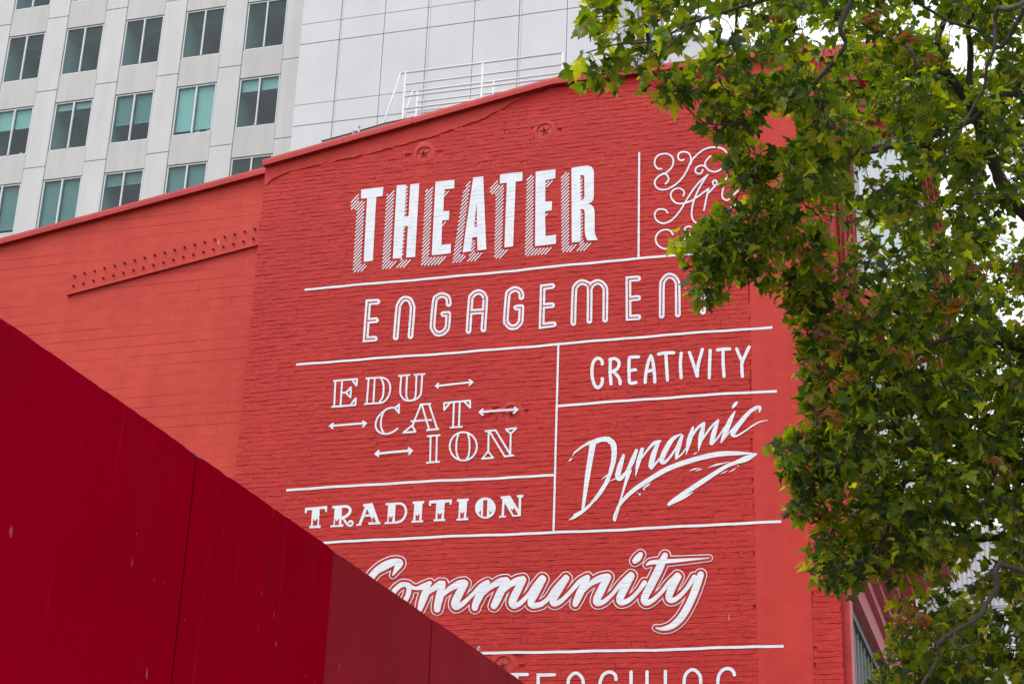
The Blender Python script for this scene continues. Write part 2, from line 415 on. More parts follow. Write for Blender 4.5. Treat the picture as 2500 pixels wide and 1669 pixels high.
# star anchor plates ------------------------------------------------
def star_anchor(c, ang):
    m = MB(); n = 40
    prof = [(.225, .011), (.190, -.0045), (.150, -.0060), (.130, -.0085), (.123, -.0085), (.1195, .004), (.118, .022)]
    prof = [(r, y) for r, y in prof]
    vs = []; fs = []
    for i in range(n):
        a = 2*math.pi*i/n; jr = rnd(.90, 1.10)
        for j, (r, y) in enumerate(prof):
            q = jr if j < 2 else 1.0
            vs.append((c[0]+r*q*math.cos(a), y, c[2]+r*q*math.sin(a)))
    k = len(prof)
    fs = [(i*k+j, i*k+j+1, ((i+1) % n)*k+j+1, ((i+1) % n)*k+j) for i in range(n) for j in range(k-1)]
    ring = MB().add(vs, fs).build('star_anchor', 'render', theatre, smooth=True)
    vs = [(c[0], .008, c[2])]+[(c[0]+.118*math.cos(2*math.pi*i/n), .010, c[2]+.118*math.sin(2*math.pi*i/n)) for i in range(n)]
    MB().add(vs, [(0, i+1, (i+1) % n+1) for i in range(n)]).build('plate', 'redmetal', ring)
    vs = [(c[0], -.016, c[2])]
    for i in range(10):
        a = ang+math.pi/2+math.pi*i/5; r = .116 if i % 2 == 0 else .030
        vs.append((c[0]+r*math.cos(a), .0075, c[2]+r*math.sin(a)))
    MB().add(vs, [(0, i+1, (i+1) % 10+1) for i in range(10)]).build('star', 'redmetal', ring)
    MB().tube([(c[0]+.004, -.07, c[2]+.004), (c[0], 0, c[2])], .014, 8).build('bolt', 'boltred', ring)
for i, c in enumerate(STARP): star_anchor(c, [.05, .2, -.1, .3, .1][i])

# ------------------------------------------------------------------ sign-painted lettering on the brick
LAYER = [0]
def paint(name, faces_xz, label, mat='white', lay=0.0):
    """faces_xz: list of (verts, faces, extra) in wall coordinates; cut along the courses and pressed into the joints"""
    bm = bmesh.new()
    for vs, fs, e in faces_xz:
        bv = [bm.verts.new((x, e, z-wob(x, z))) for x, z in vs]
        for f in fs:
            try: bm.faces.new([bv[i] for i in f])
            except ValueError: pass
    xs = [v.co.x for v in bm.verts]; zs = [v.co.z for v in bm.verts]
    def cut(co, no):
        bmesh.ops.bisect_plane(bm, geom=bm.verts[:]+bm.edges[:]+bm.faces[:], dist=1e-6, plane_co=co, plane_no=no)
    for k in range(int(min(zs)/P), int(max(zs)/P)+2):
        for d in (-.010, 0, .004): cut((0, 0, k*P+d), (0, 0, 1))
    x = min(xs)+.09
    while x < max(xs): cut((x, 0, 0), (1, 0, 0)); x += .09
    for v in bm.verts:
        X, Z = v.co.x, v.co.z; k = round(Z/P); dz = Z-k*P
        amp = jdepth(X, k) if X < SX0-.02 else 0
        d = max(0, 1+dz/.010) if dz < 0 else max(0, 1-dz/.004)
        v.co.y = -(.0105+lay+v.co.y)+max(0, amp+.001)*.9*d+(bulge(X, Z)*.4 if X < SX0-.02 else .005)
        v.co.z = Z+wob(X, Z)
    me = bpy.data.meshes.new(name); bm.to_mesh(me); bm.free()
    return obj(name, me, mat, theatre, label=label)
def bbox(it):
    xs = [v[0] for v in it[0]]; zs = [v[1] for v in it[0]]; return [min(xs), max(xs), min(zs), max(zs)]
def letters(name, items, label, mat='white', lay=0.0, shrink=.004):
    """strokes that touch form one letter, each letter its own part"""
    gr = []
    for it in items:
        b = bbox(it); hit = [g for g in gr if any(q[0]+shrink < b[1] and b[0]+shrink < q[1] and q[2]+shrink < b[3] and b[2]+shrink < q[3] for q in map(bbox, g))]
        new = [it]
        for g in hit: new = g+new; gr.remove(g)
        gr.append(new)
    for g in gr: paint(name, g, label, mat, lay)
class Z:
    """a zoomed view of the photo: its points land on the mural wall"""
    def __init__(s, ox, oy, sc): s.o = (ox, oy, sc)
    def p(s, x, y):
        q = on_y(s.o[0]+x/s.o[2], s.o[1]+y/s.o[2]); return (float(q[0]), float(q[2]))
def smooth_path(pts, n=6):
    pts = [tuple(p) for p in pts]
    if len(pts) < 3: return pts
    out = []
    for i in range(len(pts)-1):
        p0, p1, p2, p3 = (np.array(pts[max(0, min(len(pts)-1, j))], float) for j in (i-1, i, i+1, i+2))
        for t in np.linspace(0, 1, n, endpoint=False):
            out.append(tuple(.5*((2*p1)+(p2-p0)*t+(2*p0-5*p1+4*p2-p3)*t*t+(3*p1-p0-3*p2+p3)*t**3)))
    out.append(pts[-1]); return out
EPS = [0]
def ribbon(z, pts, w, cap='round', curve=False, closed=False):
    """stroke along zoom-space points; w a number or one per point"""
    if np.isscalar(w): pts = [(p[0], p[1], w) if len(p) == 2 else p for p in pts]
    if curve: pts = smooth_path(pts)
    if closed: pts = pts+[pts[0]]
    q = [np.array(p[:2], float) for p in pts]; W = [p[2]/2 for p in pts]; k = len(q)
    vs = []; fs = []
    for i in range(k):
        if closed and i in (0, k-1): a, b = q[k-2], q[1]
        else: a, b = q[max(0, i-1)], q[min(k-1, i+1)]
        t1 = q[i]-a; t2 = b-q[i]
        n1 = np.linalg.norm(t1); n2 = np.linalg.norm(t2)
        t1 = t1/n1 if n1 > 1e-6 else None; t2 = t2/n2 if n2 > 1e-6 else None
        if t1 is None: t1 = t2
        if t2 is None: t2 = t1
        t = t1+t2; l = np.linalg.norm(t); t = t/l if l > 1e-6 else t1
        s = 1/max(.45, math.sqrt(max(0.0, (1+t1@t2)/2)))
        nn = np.array([-t[1], t[0]])*W[i]*s
        vs += [z.p(*(q[i]+nn)), z.p(*(q[i]-nn))]
    fs = [(2*i, 2*i+1, 2*i+3, 2*i+2) for i in range(k-1)]
    if cap == 'round' and not closed:
        for end, d in ((0, q[0]-q[1]), (k-1, q[-1]-q[-2])):
            a0 = math.atan2(d[1], d[0]); n0 = len(vs); r = W[end]
            for j in range(9):
                a = a0-math.pi/2+math.pi*j/8; vs.append(z.p(q[end][0]+r*math.cos(a), q[end][1]+r*math.sin(a)))
            fs.append(tuple(range(n0, n0+9)))
    EPS[0] = (EPS[0]+1) % 9
    return (vs, fs, EPS[0]*.00012)
def poly(z, pts, *holes):
    L = [[Vector((*z.p(*p), 0)) for p in h] for h in (pts,)+holes]
    tris = tessellate_polygon(L); vs = [(v.x, v.y) for h in L for v in h]
    EPS[0] = (EPS[0]+1) % 9
    return (vs, [tuple(t) for t in tris], EPS[0]*.00012)
def hatch(z, pts, outer, ang=-47, step=30, w=13):
    out = []; a = math.radians(ang); d = np.array([math.cos(a), math.sin(a)]); n = np.array([-d[1], d[0]])
    P2 = [np.array(p, float) for p in pts]; t = [p@n for p in P2]
    c = math.ceil(min(t)/step)*step
    while c < max(t):
        hits = []
        for i in range(len(P2)):
            p, q = P2[i], P2[(i+1) % len(P2)]; tp, tq = p@n-c, q@n-c
            if tp*tq < 0: h = p+(q-p)*(tp/(tp-tq)); hits.append(h@d)
        hits.sort()
        for i in range(0, len(hits)-1, 2):
            if hits[i+1]-hits[i] > 9:
                out.append(ribbon(z, [tuple(n*c+d*hits[i]), tuple(n*c+d*hits[i+1])], w, cap=None))
        c += step
    if out: paint('painted_hatching', out, 'diagonal white hatching beside a letter of THEATER')

ZA, ZB = Z(840, 380, 5.228), Z(1140, 380, 5.2265)
T = [poly(ZA, [(222, 438), (505, 405), (496, 520), (415, 530), (370, 1345), (253, 1358), (298, 545), (220, 555)]),
     poly(ZA, [(676, 385), (797, 375), (772, 787), (827, 778), (848, 372), (963, 358), (910, 1295), (795, 1305), (818, 903), (765, 906), (738, 1310), (625, 1318)]),
     poly(ZA, [(1170, 338), (1412, 313), (1408, 420), (1282, 435), (1270, 712), (1348, 708), (1340, 825), (1255, 832), (1246, 1142), (1366, 1130), (1362, 1250), (1122, 1275)]),
     poly(ZB, [(82, 285), (210, 268), (250, 1200), (137, 1213), (133, 1040), (72, 1047), (50, 1223), (-53, 1238)], [(127, 605), (133, 912), (93, 917)]),
     poly(ZB, [(424, 245), (712, 213), (710, 325), (624, 338), (592, 1160), (481, 1175), (512, 350), (422, 362)]),
     poly(ZB, [(880, 210), (1132, 177), (1130, 295), (1004, 318), (1002, 592), (1087, 588), (1086, 702), (1000, 715), (1006, 1028), (1140, 1012), (1138, 1128), (872, 1158)]),
     poly(ZB, [(1336, 160), (1540, 130), (1590, 145), (1615, 180), (1622, 220), (1622, 530), (1615, 570), (1590, 600), (1552, 618), (1590, 632), (1618, 662), (1632, 720), (1632, 960), (1640, 1010), (1655, 1050), (1676, 1082), (1540, 1087), (1515, 1030), (1506, 960), (1506, 740), (1500, 700), (1480, 688), (1453, 690), (1453, 1102), (1340, 1112)],
          [(1450, 257), (1485, 252), (1500, 275), (1502, 530), (1490, 560), (1452, 572)])]
letters('painted_letter', T, 'solid white block letter of the word THEATER')
Hh = []
for pts in ([(192, 478), (192, 585), (268, 580), (220, 1388), (303, 1382), (245, 1480), (113, 1490), (165, 690), (88, 692), (92, 580)],
            [(650, 418), (590, 1355), (672, 1350), (590, 1445), (485, 1452), (548, 510)],
            [(735, 1312), (757, 1312), (752, 1338), (857, 1328), (770, 1430), (668, 1437)],
            [(820, 395), (797, 780), (768, 787), (793, 400)], [(787, 905), (755, 1310), (737, 1300), (762, 910)],
            [(1140, 368), (1087, 1305), (1325, 1285), (1240, 1392), (988, 1410), (1040, 465)],
            [(1282, 455), (1360, 455), (1275, 525)], [(1258, 845), (1318, 845), (1252, 920)],
            [(1622, 310), (1490, 1265), (1572, 1260), (1480, 1365), (1385, 1370), (1525, 440)]): hatch(ZA, pts, Hh)
for pts in ([(60, 1080), (110, 1085), (98, 1245), (210, 1240), (125, 1345), (0, 1355), (50, 1240)], [(130, 760), (125, 910), (95, 912)],
            [(398, 278), (398, 385), (475, 380), (447, 1205), (538, 1200), (455, 1312), (350, 1318), (372, 495), (298, 497), (298, 395)],
            [(855, 230), (845, 1190), (1090, 1172), (1040, 1260), (742, 1285), (765, 315)],
            [(1005, 330), (1100, 322), (1002, 420)], [(1002, 745), (1065, 737), (1000, 810)],
            [(1305, 190), (1305, 1148), (1400, 1140), (1330, 1230), (1212, 1238), (1203, 280)],
            [(1453, 1100), (1490, 1075), (1500, 1120), (1612, 1118), (1530, 1215), (1405, 1222)],
            [(1452, 285), (1478, 275), (1475, 565), (1452, 572)], [(1453, 715), (1480, 715), (1480, 1080), (1453, 1100)]): hatch(ZB, pts, Hh)


ZC, ZD = Z(860, 640, 5.107), Z(1300, 640, 5.107)
ENG = [(ZC, [(318, 495), (203, 503), (170, 965), (285, 955)], 0), (ZC, [(190, 735), (300, 725)], 0),
       (ZC, [(545, 940), (575, 590), (590, 530), (625, 475), (670, 458), (720, 475), (750, 540), (755, 600), (728, 925)], 1),
       (ZC, [(1205, 525), (1205, 490), (1190, 440), (1150, 418), (1105, 415), (1060, 440), (1032, 490), (1005, 780), (1015, 840), (1050, 885), (1090, 893), (1140, 875), (1180, 830), (1192, 780), (1200, 645)], 1),
       (ZC, [(1200, 645), (1138, 650)], 0),
       (ZC, [(1452, 860), (1478, 480), (1500, 420), (1540, 385), (1585, 375), (1630, 395), (1655, 440), (1660, 490), (1638, 840)], 1), (ZC, [(1475, 625), (1650, 612)], 0),
       (ZC, [(2110, 440), (2110, 400), (2090, 360), (2045, 338), (2000, 345), (1960, 375), (1940, 420), (1918, 720), (1930, 765), (1965, 805), (2010, 815), (2060, 795), (2100, 745), (2105, 700), (2112, 562)], 1),
       (ZC, [(2112, 562), (2048, 570)], 0),
       (ZD, [(250, 300), (130, 315), (117, 797), (268, 778)], 0), (ZD, [(133, 550), (248, 540)], 0),
       (ZD, [(512, 760), (525, 370), (545, 300), (590, 260), (630, 252), (685, 275), (715, 330), (712, 735)], 1),
       (ZD, [(718, 335), (750, 280), (810, 250), (860, 265), (900, 310), (912, 380), (908, 720)], 1),
       (ZD, [(1320, 205), (1198, 215), (1200, 695), (1322, 687)], 0), (ZD, [(1202, 460), (1320, 448)], 0),
       (ZD, [(1613, 670), (1617, 300), (1635, 230), (1680, 180), (1720, 172), (1770, 195), (1805, 250), (1812, 310), (1815, 655)], 1),
       (ZD, [(2045, 150), (2235, 128)], 0), (ZD, [(2130, 140), (2127, 620)], 0)]
letters('painted_letter', [ribbon(z, p, 70, curve=bool(c)) for z, p, c in ENG], 'rounded white letter of the word ENGAGEMENT')
letters('painted_inline', [ribbon(z, p, 15, curve=bool(c), cap=None) for z, p, c in ENG], 'thin red line inside a letter of ENGAGEMENT', 'brick', .0022, -.004)

ZE = Z(780, 880, 4.517); W = 20
def ell(cx, cy, rx, ry, n=28): return [(cx+rx*math.cos(2*math.pi*i/n), cy+ry*math.sin(2*math.pi*i/n)) for i in range(n)]
ED = []
def st(*pts, w=W, curve=False, cap=None): ED.append(ribbon(ZE, list(pts), w, cap=cap, curve=curve))
st((178, 230), (165, 505)); st((252, 225), (235, 495)); st((155, 228), (425, 205)); st((418, 205), (411, 285)); st((414, 283), (362, 212))
st((135, 512), (405, 492)); st((400, 492), (404, 410)); st((407, 412), (348, 488)); st((250, 355), (295, 355)); st((292, 358), (354, 292)); st((350, 290), (345, 412)); st((348, 412), (292, 352))
ED.append(ribbon(ZE, [(512, 200), (600, 193), (690, 190), (750, 215), (780, 275), (778, 350), (745, 425), (690, 465), (600, 474), (495, 482)], W, cap=None, curve=True))
st((545, 205), (525, 475)); st((612, 200), (598, 465)); st((680, 198), (705, 250), (710, 320), (700, 400), (665, 460), curve=True)
st((870, 172), (1005, 160)); st((1040, 160), (1170, 150)); st((905, 175), (893, 340), (910, 400), (945, 435), (1000, 443), (1060, 430), (1110, 390), (1125, 330), (1135, 160), curve=True)
st((968, 170), (960, 380), (978, 425), curve=True); st((1072, 165), (1062, 385), (1038, 432), curve=True)
st((880, 478), (878, 585)); st((884, 585), (832, 518)); st((832, 528), (886, 482))
st((850, 525), (800, 522), (740, 540), (680, 590), (640, 640), (622, 710), (635, 760), (670, 795), (730, 810), (790, 798), (840, 770), (870, 745), curve=True)
st((718, 558), (690, 620), (680, 700), (690, 760), (715, 802), curve=True)
st((1108, 487), (1233, 478)); st((1120, 490), (1028, 722)); st((1024, 718), (926, 797)); st((920, 795), (1068, 785)); st((1064, 790), (1024, 716))
st((1132, 490), (1212, 760)); st((1213, 488), (1300, 752)); st((1180, 770), (1320, 755)); st((1010, 672), (1245, 655))
st((1370, 470), (1668, 442)); st((1378, 470), (1376, 555)); st((1372, 552), (1444, 466)); st((1663, 442), (1664, 528)); st((1668, 526), (1598, 452))
st((1485, 465), (1475, 740)); st((1550, 458), (1540, 735)); st((1440, 742), (1580, 730))
st((1188, 835), (1335, 822)); st((1228, 838), (1222, 1118)); st((1298, 830), (1290, 1112)); st((1178, 1128), (1330, 1115))
ED.append(ribbon(ZE, ell(1588, 946, 150, 156), W, closed=True))
st((1537, 800), (1518, 870), (1510, 960), (1520, 1040), (1542, 1088), curve=True); st((1640, 800), (1655, 880), (1657, 970), (1645, 1050), (1622, 1090), curve=True)
st((1825, 780), (1950, 768)); st((1868, 778), (1864, 1006)); st((1862, 1000), (1795, 1084)); st((1788, 1083), (1926, 1070)); st((1920, 1075), (1860, 1000))
st((1876, 780), (2045, 1056)); st((1944, 768), (2112, 1044)); st((2036, 1058), (2148, 1045)); st((2111, 800), (2106, 1044)); st((2050, 760), (2180, 745)); st((2175, 746), (2110, 808)); st((2114, 808), (2055, 758))
letters('painted_letter', ED, 'open white serif letter of the word EDUCATION', shrink=.006)
for a, b, h1, h2, w in [((1290, 282), (1685, 238), [(1318, 248), (1285, 282), (1315, 305)], [(1650, 210), (1690, 238), (1650, 278)], 20),
                        ((1778, 578), (2188, 546), [(1815, 540), (1775, 578), (1815, 615)], [(2155, 520), (2193, 548), (2145, 592)], 22),
                        ((122, 722), (512, 693), [(160, 690), (118, 722), (155, 752)], [(475, 667), (515, 692), (478, 735)], 22),
                        ((626, 1028), (1016, 993), [(662, 992), (622, 1028), (660, 1058)], [(980, 962), (1020, 992), (985, 1038)], 25)]:
    on_star = w == 22 and a[0] > 1500
    paint('painted_arrow', [ribbon(ZE, [a, b], w, cap=None), ribbon(ZE, h1, w-2, cap=None), ribbon(ZE, h2, w-2, cap=None)], 'white double-headed arrow', lay=.030 if on_star else 0)

ZF = Z(1360, 820, 4.35)
CR = [[(482, 300), (478, 265), (450, 240), (415, 245), (385, 285), (372, 360), (378, 450), (400, 520), (432, 550), (465, 530), (482, 490), (482, 455)],
      [(568, 250), (565, 380), (575, 510)], [(565, 250), (610, 242), (650, 262), (660, 300), (640, 350), (592, 377)], [(592, 377), (640, 420), (668, 470), (672, 510)],
      [(868, 225), (800, 228), (768, 250), (768, 440), (778, 500), (840, 495)], [(770, 370), (835, 360)],
      [(938, 495), (945, 400), (970, 280), (998, 212)], [(1000, 212), (1020, 280), (1035, 400), (1040, 490)], [(950, 380), (1030, 360)],
      [(1080, 195), (1140, 182), (1240, 180)], [(1158, 190), (1165, 330), (1175, 470)], [(1320, 185), (1312, 300), (1320, 445)],
      [(1408, 178), (1450, 300), (1490, 430)], [(1492, 430), (1500, 310), (1545, 145)], [(1628, 155), (1622, 300), (1618, 445)],
      [(1705, 150), (1770, 142), (1835, 140)], [(1765, 150), (1765, 280), (1775, 430)], [(1910, 140), (1940, 215), (1970, 278)], [(2040, 120), (1970, 275), (1965, 350), (1970, 430)]]
letters('painted_letter', [ribbon(ZF, p, 34, curve=True) for p in CR], 'hand-drawn white letter of the word CREATIVITY')

ZG = Z(1360, 960, 4.35)
DY = [poly(ZG, [(120, 1348), (180, 1298), (175, 1285), (262, 1240), (265, 1200), (300, 860), (348, 545), (300, 562), (240, 602), (190, 640), (160, 675), (180, 625), (240, 575), (330, 515), (430, 475), (510, 460), (560, 465), (610, 500), (635, 550), (638, 640), (625, 730), (590, 840), (550, 950), (480, 1060), (420, 1138), (400, 1150), (340, 1220), (260, 1285), (180, 1335)],
         [(415, 540), (470, 515), (530, 515), (570, 550), (582, 620), (575, 720), (545, 850), (500, 950), (430, 1060), (350, 1170), (292, 1220), (298, 1190), (340, 950), (380, 720)]),
      poly(ZG, [(118, 726), (148, 690), (166, 684), (150, 715)])]
def dy(*p): DY.append(ribbon(ZG, list(p), None, curve=True))
dy((708, 660, 30), (672, 770, 55), (645, 880, 55), (668, 905, 50), (700, 880, 40), (745, 830, 35), (800, 720, 50), (845, 605, 32))
dy((775, 820, 40), (745, 900, 36), (715, 1000, 24), (680, 1120, 18), (645, 1220, 22), (615, 1290, 24), (605, 1340, 22))
dy((660, 1215, 14), (648, 1260, 14), (632, 1310, 14), (615, 1350, 22))
dy((640, 1225, 26), (700, 1140, 36), (800, 1040, 44), (950, 935, 48), (1180, 800, 52), (1450, 705, 52), (1700, 648, 54), (1900, 637, 42), (2125, 640, 4))
dy((2125, 642, 6), (2020, 690, 60), (1900, 735, 40), (1780, 785, 40), (1500, 965, 52), (1280, 1110, 46), (1190, 1178, 34))
dy((1190, 1185, 16), (1320, 1120, 26), (1400, 1078, 18), (1445, 1050, 5))
dy((905, 595, 40), (868, 720, 46), (850, 800, 30), (835, 882, 5)); dy((860, 740, 16), (980, 580, 26), (1040, 528, 40), (1095, 508, 26)); dy((1080, 520, 30), (1030, 640, 56), (1000, 760, 56), (1005, 790, 40)); dy((1010, 785, 30), (1070, 720, 20), (1130, 640, 14))
dy((1320, 430, 12), (1225, 490, 44), (1150, 610, 56), (1112, 710, 50), (1140, 735, 34), (1210, 665, 24), (1300, 520, 18)); dy((1330, 450, 30), (1290, 570, 50), (1266, 690, 26)); dy((1270, 690, 20), (1330, 640, 16), (1385, 560, 12))
dy((1445, 365, 26), (1405, 500, 54), (1372, 652, 5)); dy((1395, 530, 14), (1480, 385, 26), (1560, 318, 30)); dy((1565, 318, 26), (1530, 460, 54), (1502, 618, 5)); dy((1515, 540, 14), (1620, 380, 24), (1712, 285, 20)); dy((1712, 292, 24), (1668, 420, 52), (1643, 530, 46)); dy((1645, 540, 24), (1710, 470, 18), (1780, 360, 14))
dy((1888, 198, 16), (1840, 290, 48), (1790, 410, 52), (1745, 520, 18)); dy((1750, 515, 14), (1810, 440, 14), (1870, 370, 12)); dy((1908, 100, 26), (1888, 125, 36), (1866, 155, 18))
dy((2150, 195, 16), (2155, 150, 32), (2110, 155, 36), (2040, 205, 40), (1950, 310, 50), (1880, 400, 58), (1870, 440, 46), (1910, 452, 22), (2000, 400, 16), (2130, 312, 15), (2238, 286, 4))
for p in ([(1605, 787, 4), (1700, 757, 22), (1835, 727, 3)], [(1403, 825, 3), (1460, 803, 14), (1515, 792, 3)], [(1470, 826, 3), (1510, 812, 13), (1545, 802, 3)], [(1826, 836, 3), (1870, 815, 13), (1906, 790, 3)], [(1638, 888, 3), (1670, 872, 13), (1702, 856, 3)], [(1740, 856, 3), (1775, 840, 10), (1812, 818, 3)], [(1450, 648, 3), (1470, 636, 14), (1488, 628, 5)], [(560, 935, 3), (600, 915, 12), (640, 905, 4)], [(470, 915, 3), (520, 880, 16), (560, 850, 5)], [(940, 995, 10), (965, 975, 22), (990, 958, 6)]):
    DY.append(ribbon(ZG, p, None))
for cx, cy, r in ((880, 1072, 12), (925, 1016, 13), (855, 1056, 5), (930, 990, 9), (1922, 770, 7)): DY.append(poly(ZG, ell(cx, cy, r, r, 10)))
paint('painted_word', DY, 'white slanted brush script Dynamic with a zigzag underline')

ZH = Z(720, 1180, 4.05); TR = []; CUT = []
TRP = [([(102, 240), (322, 220), (318, 280), (300, 282), (303, 250), (248, 252), (240, 410), (257, 410), (255, 437), (143, 442), (145, 420), (160, 420), (172, 262), (122, 265), (118, 292), (100, 292)],),
       ([(372, 222), (470, 215), (460, 405), (482, 403), (480, 427), (353, 432), (355, 410), (385, 410), (395, 245), (372, 245)],),
       ([(678, 205), (770, 193), (835, 378), (850, 378), (848, 402), (730, 408), (730, 385), (770, 382), (748, 325), (690, 330), (660, 400), (665, 412), (610, 418), (612, 402), (632, 400), (695, 228), (678, 228)], [(698, 307), (716, 252), (740, 304)]),
       ([(900, 195), (1000, 188), (990, 380), (1000, 395), (890, 402), (892, 382), (915, 380), (925, 215), (900, 215)],),
       ([(1168, 180), (1283, 172), (1280, 195), (1265, 198), (1255, 362), (1272, 362), (1270, 382), (1155, 388), (1157, 368), (1172, 368), (1185, 203), (1168, 205)],),
       ([(1330, 170), (1556, 157), (1550, 208), (1533, 210), (1533, 185), (1485, 190), (1475, 350), (1490, 350), (1488, 370), (1375, 375), (1377, 355), (1392, 355), (1400, 195), (1350, 198), (1348, 222), (1328, 222)],),
       ([(1605, 155), (1722, 147), (1720, 170), (1705, 172), (1695, 340), (1718, 338), (1716, 360), (1598, 367), (1600, 346), (1618, 345), (1625, 178), (1605, 180)],),
       (ell(1885, 242, 102, 105), [(1865, 165), (1905, 162), (1900, 328), (1860, 328)]),
       ([(2035, 128), (2128, 118), (2215, 260), (2215, 140), (2197, 135), (2197, 115), (2262, 110), (2260, 135), (2240, 138), (2235, 325), (2155, 328), (2075, 190), (2068, 318), (2090, 318), (2088, 335), (2020, 340), (2022, 320), (2045, 318), (2055, 150), (2035, 152)],)]
for t in TRP: TR.append(poly(ZH, *t))
TR.append(ribbon(ZH, [(465, 227), (520, 227), (548, 252), (543, 290), (510, 322), (460, 345)], 27, curve=True, cap=None)); TR.append(ribbon(ZH, [(475, 335), (510, 390), (540, 416), (566, 410), (574, 385), (555, 370), (535, 385)], 20, curve=True))
TR.append(ribbon(ZH, [(995, 199), (1055, 200), (1090, 230), (1102, 280), (1085, 335), (1050, 372), (990, 388)], 23, curve=True, cap=None))
for c in ([(183, 340), (200, 372), (228, 340), (222, 412), (178, 416)], [(402, 350), (418, 375), (440, 342), (437, 408), (397, 412)], [(757, 332), (775, 350), (785, 325), (806, 380), (775, 383)], [(932, 320), (950, 342), (970, 318), (965, 378), (930, 382)], [(1198, 302), (1215, 325), (1235, 298), (1230, 362), (1195, 366)], [(1415, 288), (1435, 310), (1455, 285), (1450, 348), (1410, 352)], [(1638, 278), (1656, 298), (1675, 275), (1672, 340), (1636, 345)], [(1805, 265), (1822, 290), (1842, 262), (1840, 320)], [(1925, 262), (1940, 285), (1965, 262), (1925, 312)], [(2130, 240), (2155, 262), (2170, 238), (2210, 308), (2165, 312)]): CUT.append(poly(ZH, c))
letters('painted_letter', TR, 'white slab serif letter of the word TRADITION'); letters('painted_inline', CUT, 'small red notch in a letter of TRADITION', 'brick', .0022)

ZJ, ZK = Z(880, 1320, 5.107), Z(1300, 1320, 5.107)
COM = [(ZJ, [(408, 428, 14), (440, 370, 50), (485, 290, 90), (480, 262, 80), (400, 270, 90), (300, 315, 100), (200, 380, 84), (110, 490, 86), (40, 620, 90), (20, 760, 90), (70, 860, 80)]),
       (ZJ, [(600, 550, 60), (520, 545, 60), (430, 620, 62), (385, 730, 70), (420, 840, 70), (520, 790, 60), (590, 690, 60), (612, 590, 60)]),
       (ZJ, [(600, 560, 70), (690, 590, 40), (780, 570, 70), (870, 525, 50)]), (ZJ, [(850, 540, 60), (810, 660, 92), (770, 770, 84), (745, 850, 60)]),
       (ZJ, [(800, 700, 30), (890, 610, 60), (1000, 540, 90), (1040, 520, 50)]), (ZJ, [(1030, 540, 70), (1000, 660, 98), (970, 780, 90), (960, 850, 80)]),
       (ZJ, [(1000, 710, 30), (1100, 610, 60), (1220, 540, 84), (1300, 510, 60)]), (ZJ, [(1310, 530, 80), (1240, 650, 98), (1185, 770, 98), (1200, 820, 80), (1280, 780, 60), (1400, 670, 46), (1500, 570, 60), (1590, 510, 50)]),
       (ZJ, [(1590, 520, 60), (1500, 660, 96), (1440, 790, 84), (1430, 835, 74)]), (ZJ, [(1500, 700, 30), (1620, 580, 60), (1740, 510, 84), (1820, 480, 60)]), (ZJ, [(1830, 500, 80), (1750, 640, 98), (1690, 770, 90), (1668, 810, 80)]),
       (ZJ, [(1720, 700, 30), (1840, 570, 60), (1950, 500, 84), (2030, 465, 60)]), (ZJ, [(2035, 485, 76), (1960, 620, 96), (1900, 750, 96), (1915, 805, 76), (1990, 780, 60), (2100, 670, 50), (2180, 560, 60), (2270, 465, 80)]),
       (ZJ, [(2280, 475, 80), (2190, 640, 92), (2130, 760, 84), (2160, 805, 74), (2260, 790, 62)]),
       (ZK, [(110, 790, 62), (200, 720, 54), (290, 600, 70), (420, 450, 60)]), (ZK, [(430, 465, 70), (330, 610, 92), (260, 740, 84), (285, 785, 66), (370, 740, 56), (480, 630, 50), (590, 510, 60), (690, 450, 60)]),
       (ZK, [(690, 470, 60), (610, 620, 92), (555, 740, 84), (535, 790, 66)]), (ZK, [(610, 660, 30), (720, 540, 60), (840, 470, 84), (940, 435, 60)]), (ZK, [(945, 450, 80), (870, 590, 96), (805, 730, 92), (820, 775, 74), (900, 750, 58), (1000, 660, 44), (1110, 530, 56), (1230, 420, 70)]),
       (ZK, [(1235, 435, 84), (1160, 570, 98), (1095, 710, 92), (1110, 765, 74), (1200, 740, 58), (1310, 640, 46), (1400, 520, 60)]),
       (ZK, [(1655, 180, 70), (1590, 330, 100), (1480, 550, 98), (1400, 710, 92), (1420, 770, 74), (1500, 740, 58), (1610, 640, 46), (1700, 530, 56), (1810, 430, 70)]),
       (ZK, [(1425, 300, 20), (1480, 270, 50), (1600, 260, 56), (1800, 245, 46), (2000, 230, 30), (2205, 214, 12)]),
       (ZK, [(1820, 445, 80), (1750, 570, 92), (1705, 690, 86), (1730, 740, 70), (1810, 710, 56), (1920, 600, 50), (2020, 450, 60)]),
       (ZK, [(2100, 420, 80), (2050, 560, 92), (1970, 760, 90), (1860, 950, 90), (1740, 1060, 74), (1620, 1095, 44), (1540, 1082, 14)]),
       (ZK, [(1350, 170, 60), (1315, 215, 84), (1280, 250, 66)])]
def com(extra): return [ribbon(z, [(a, b, w+extra) for a, b, w in p], None, curve=True) for z, p in COM]
paint('painted_outline', com(84), 'thin white line around the script word Community')
paint('painted_inline', com(62), 'red gap between the script word Community and its outline', 'brick', .0025)
paint('painted_word', com(0), 'white thick script word Community', lay=.0050)

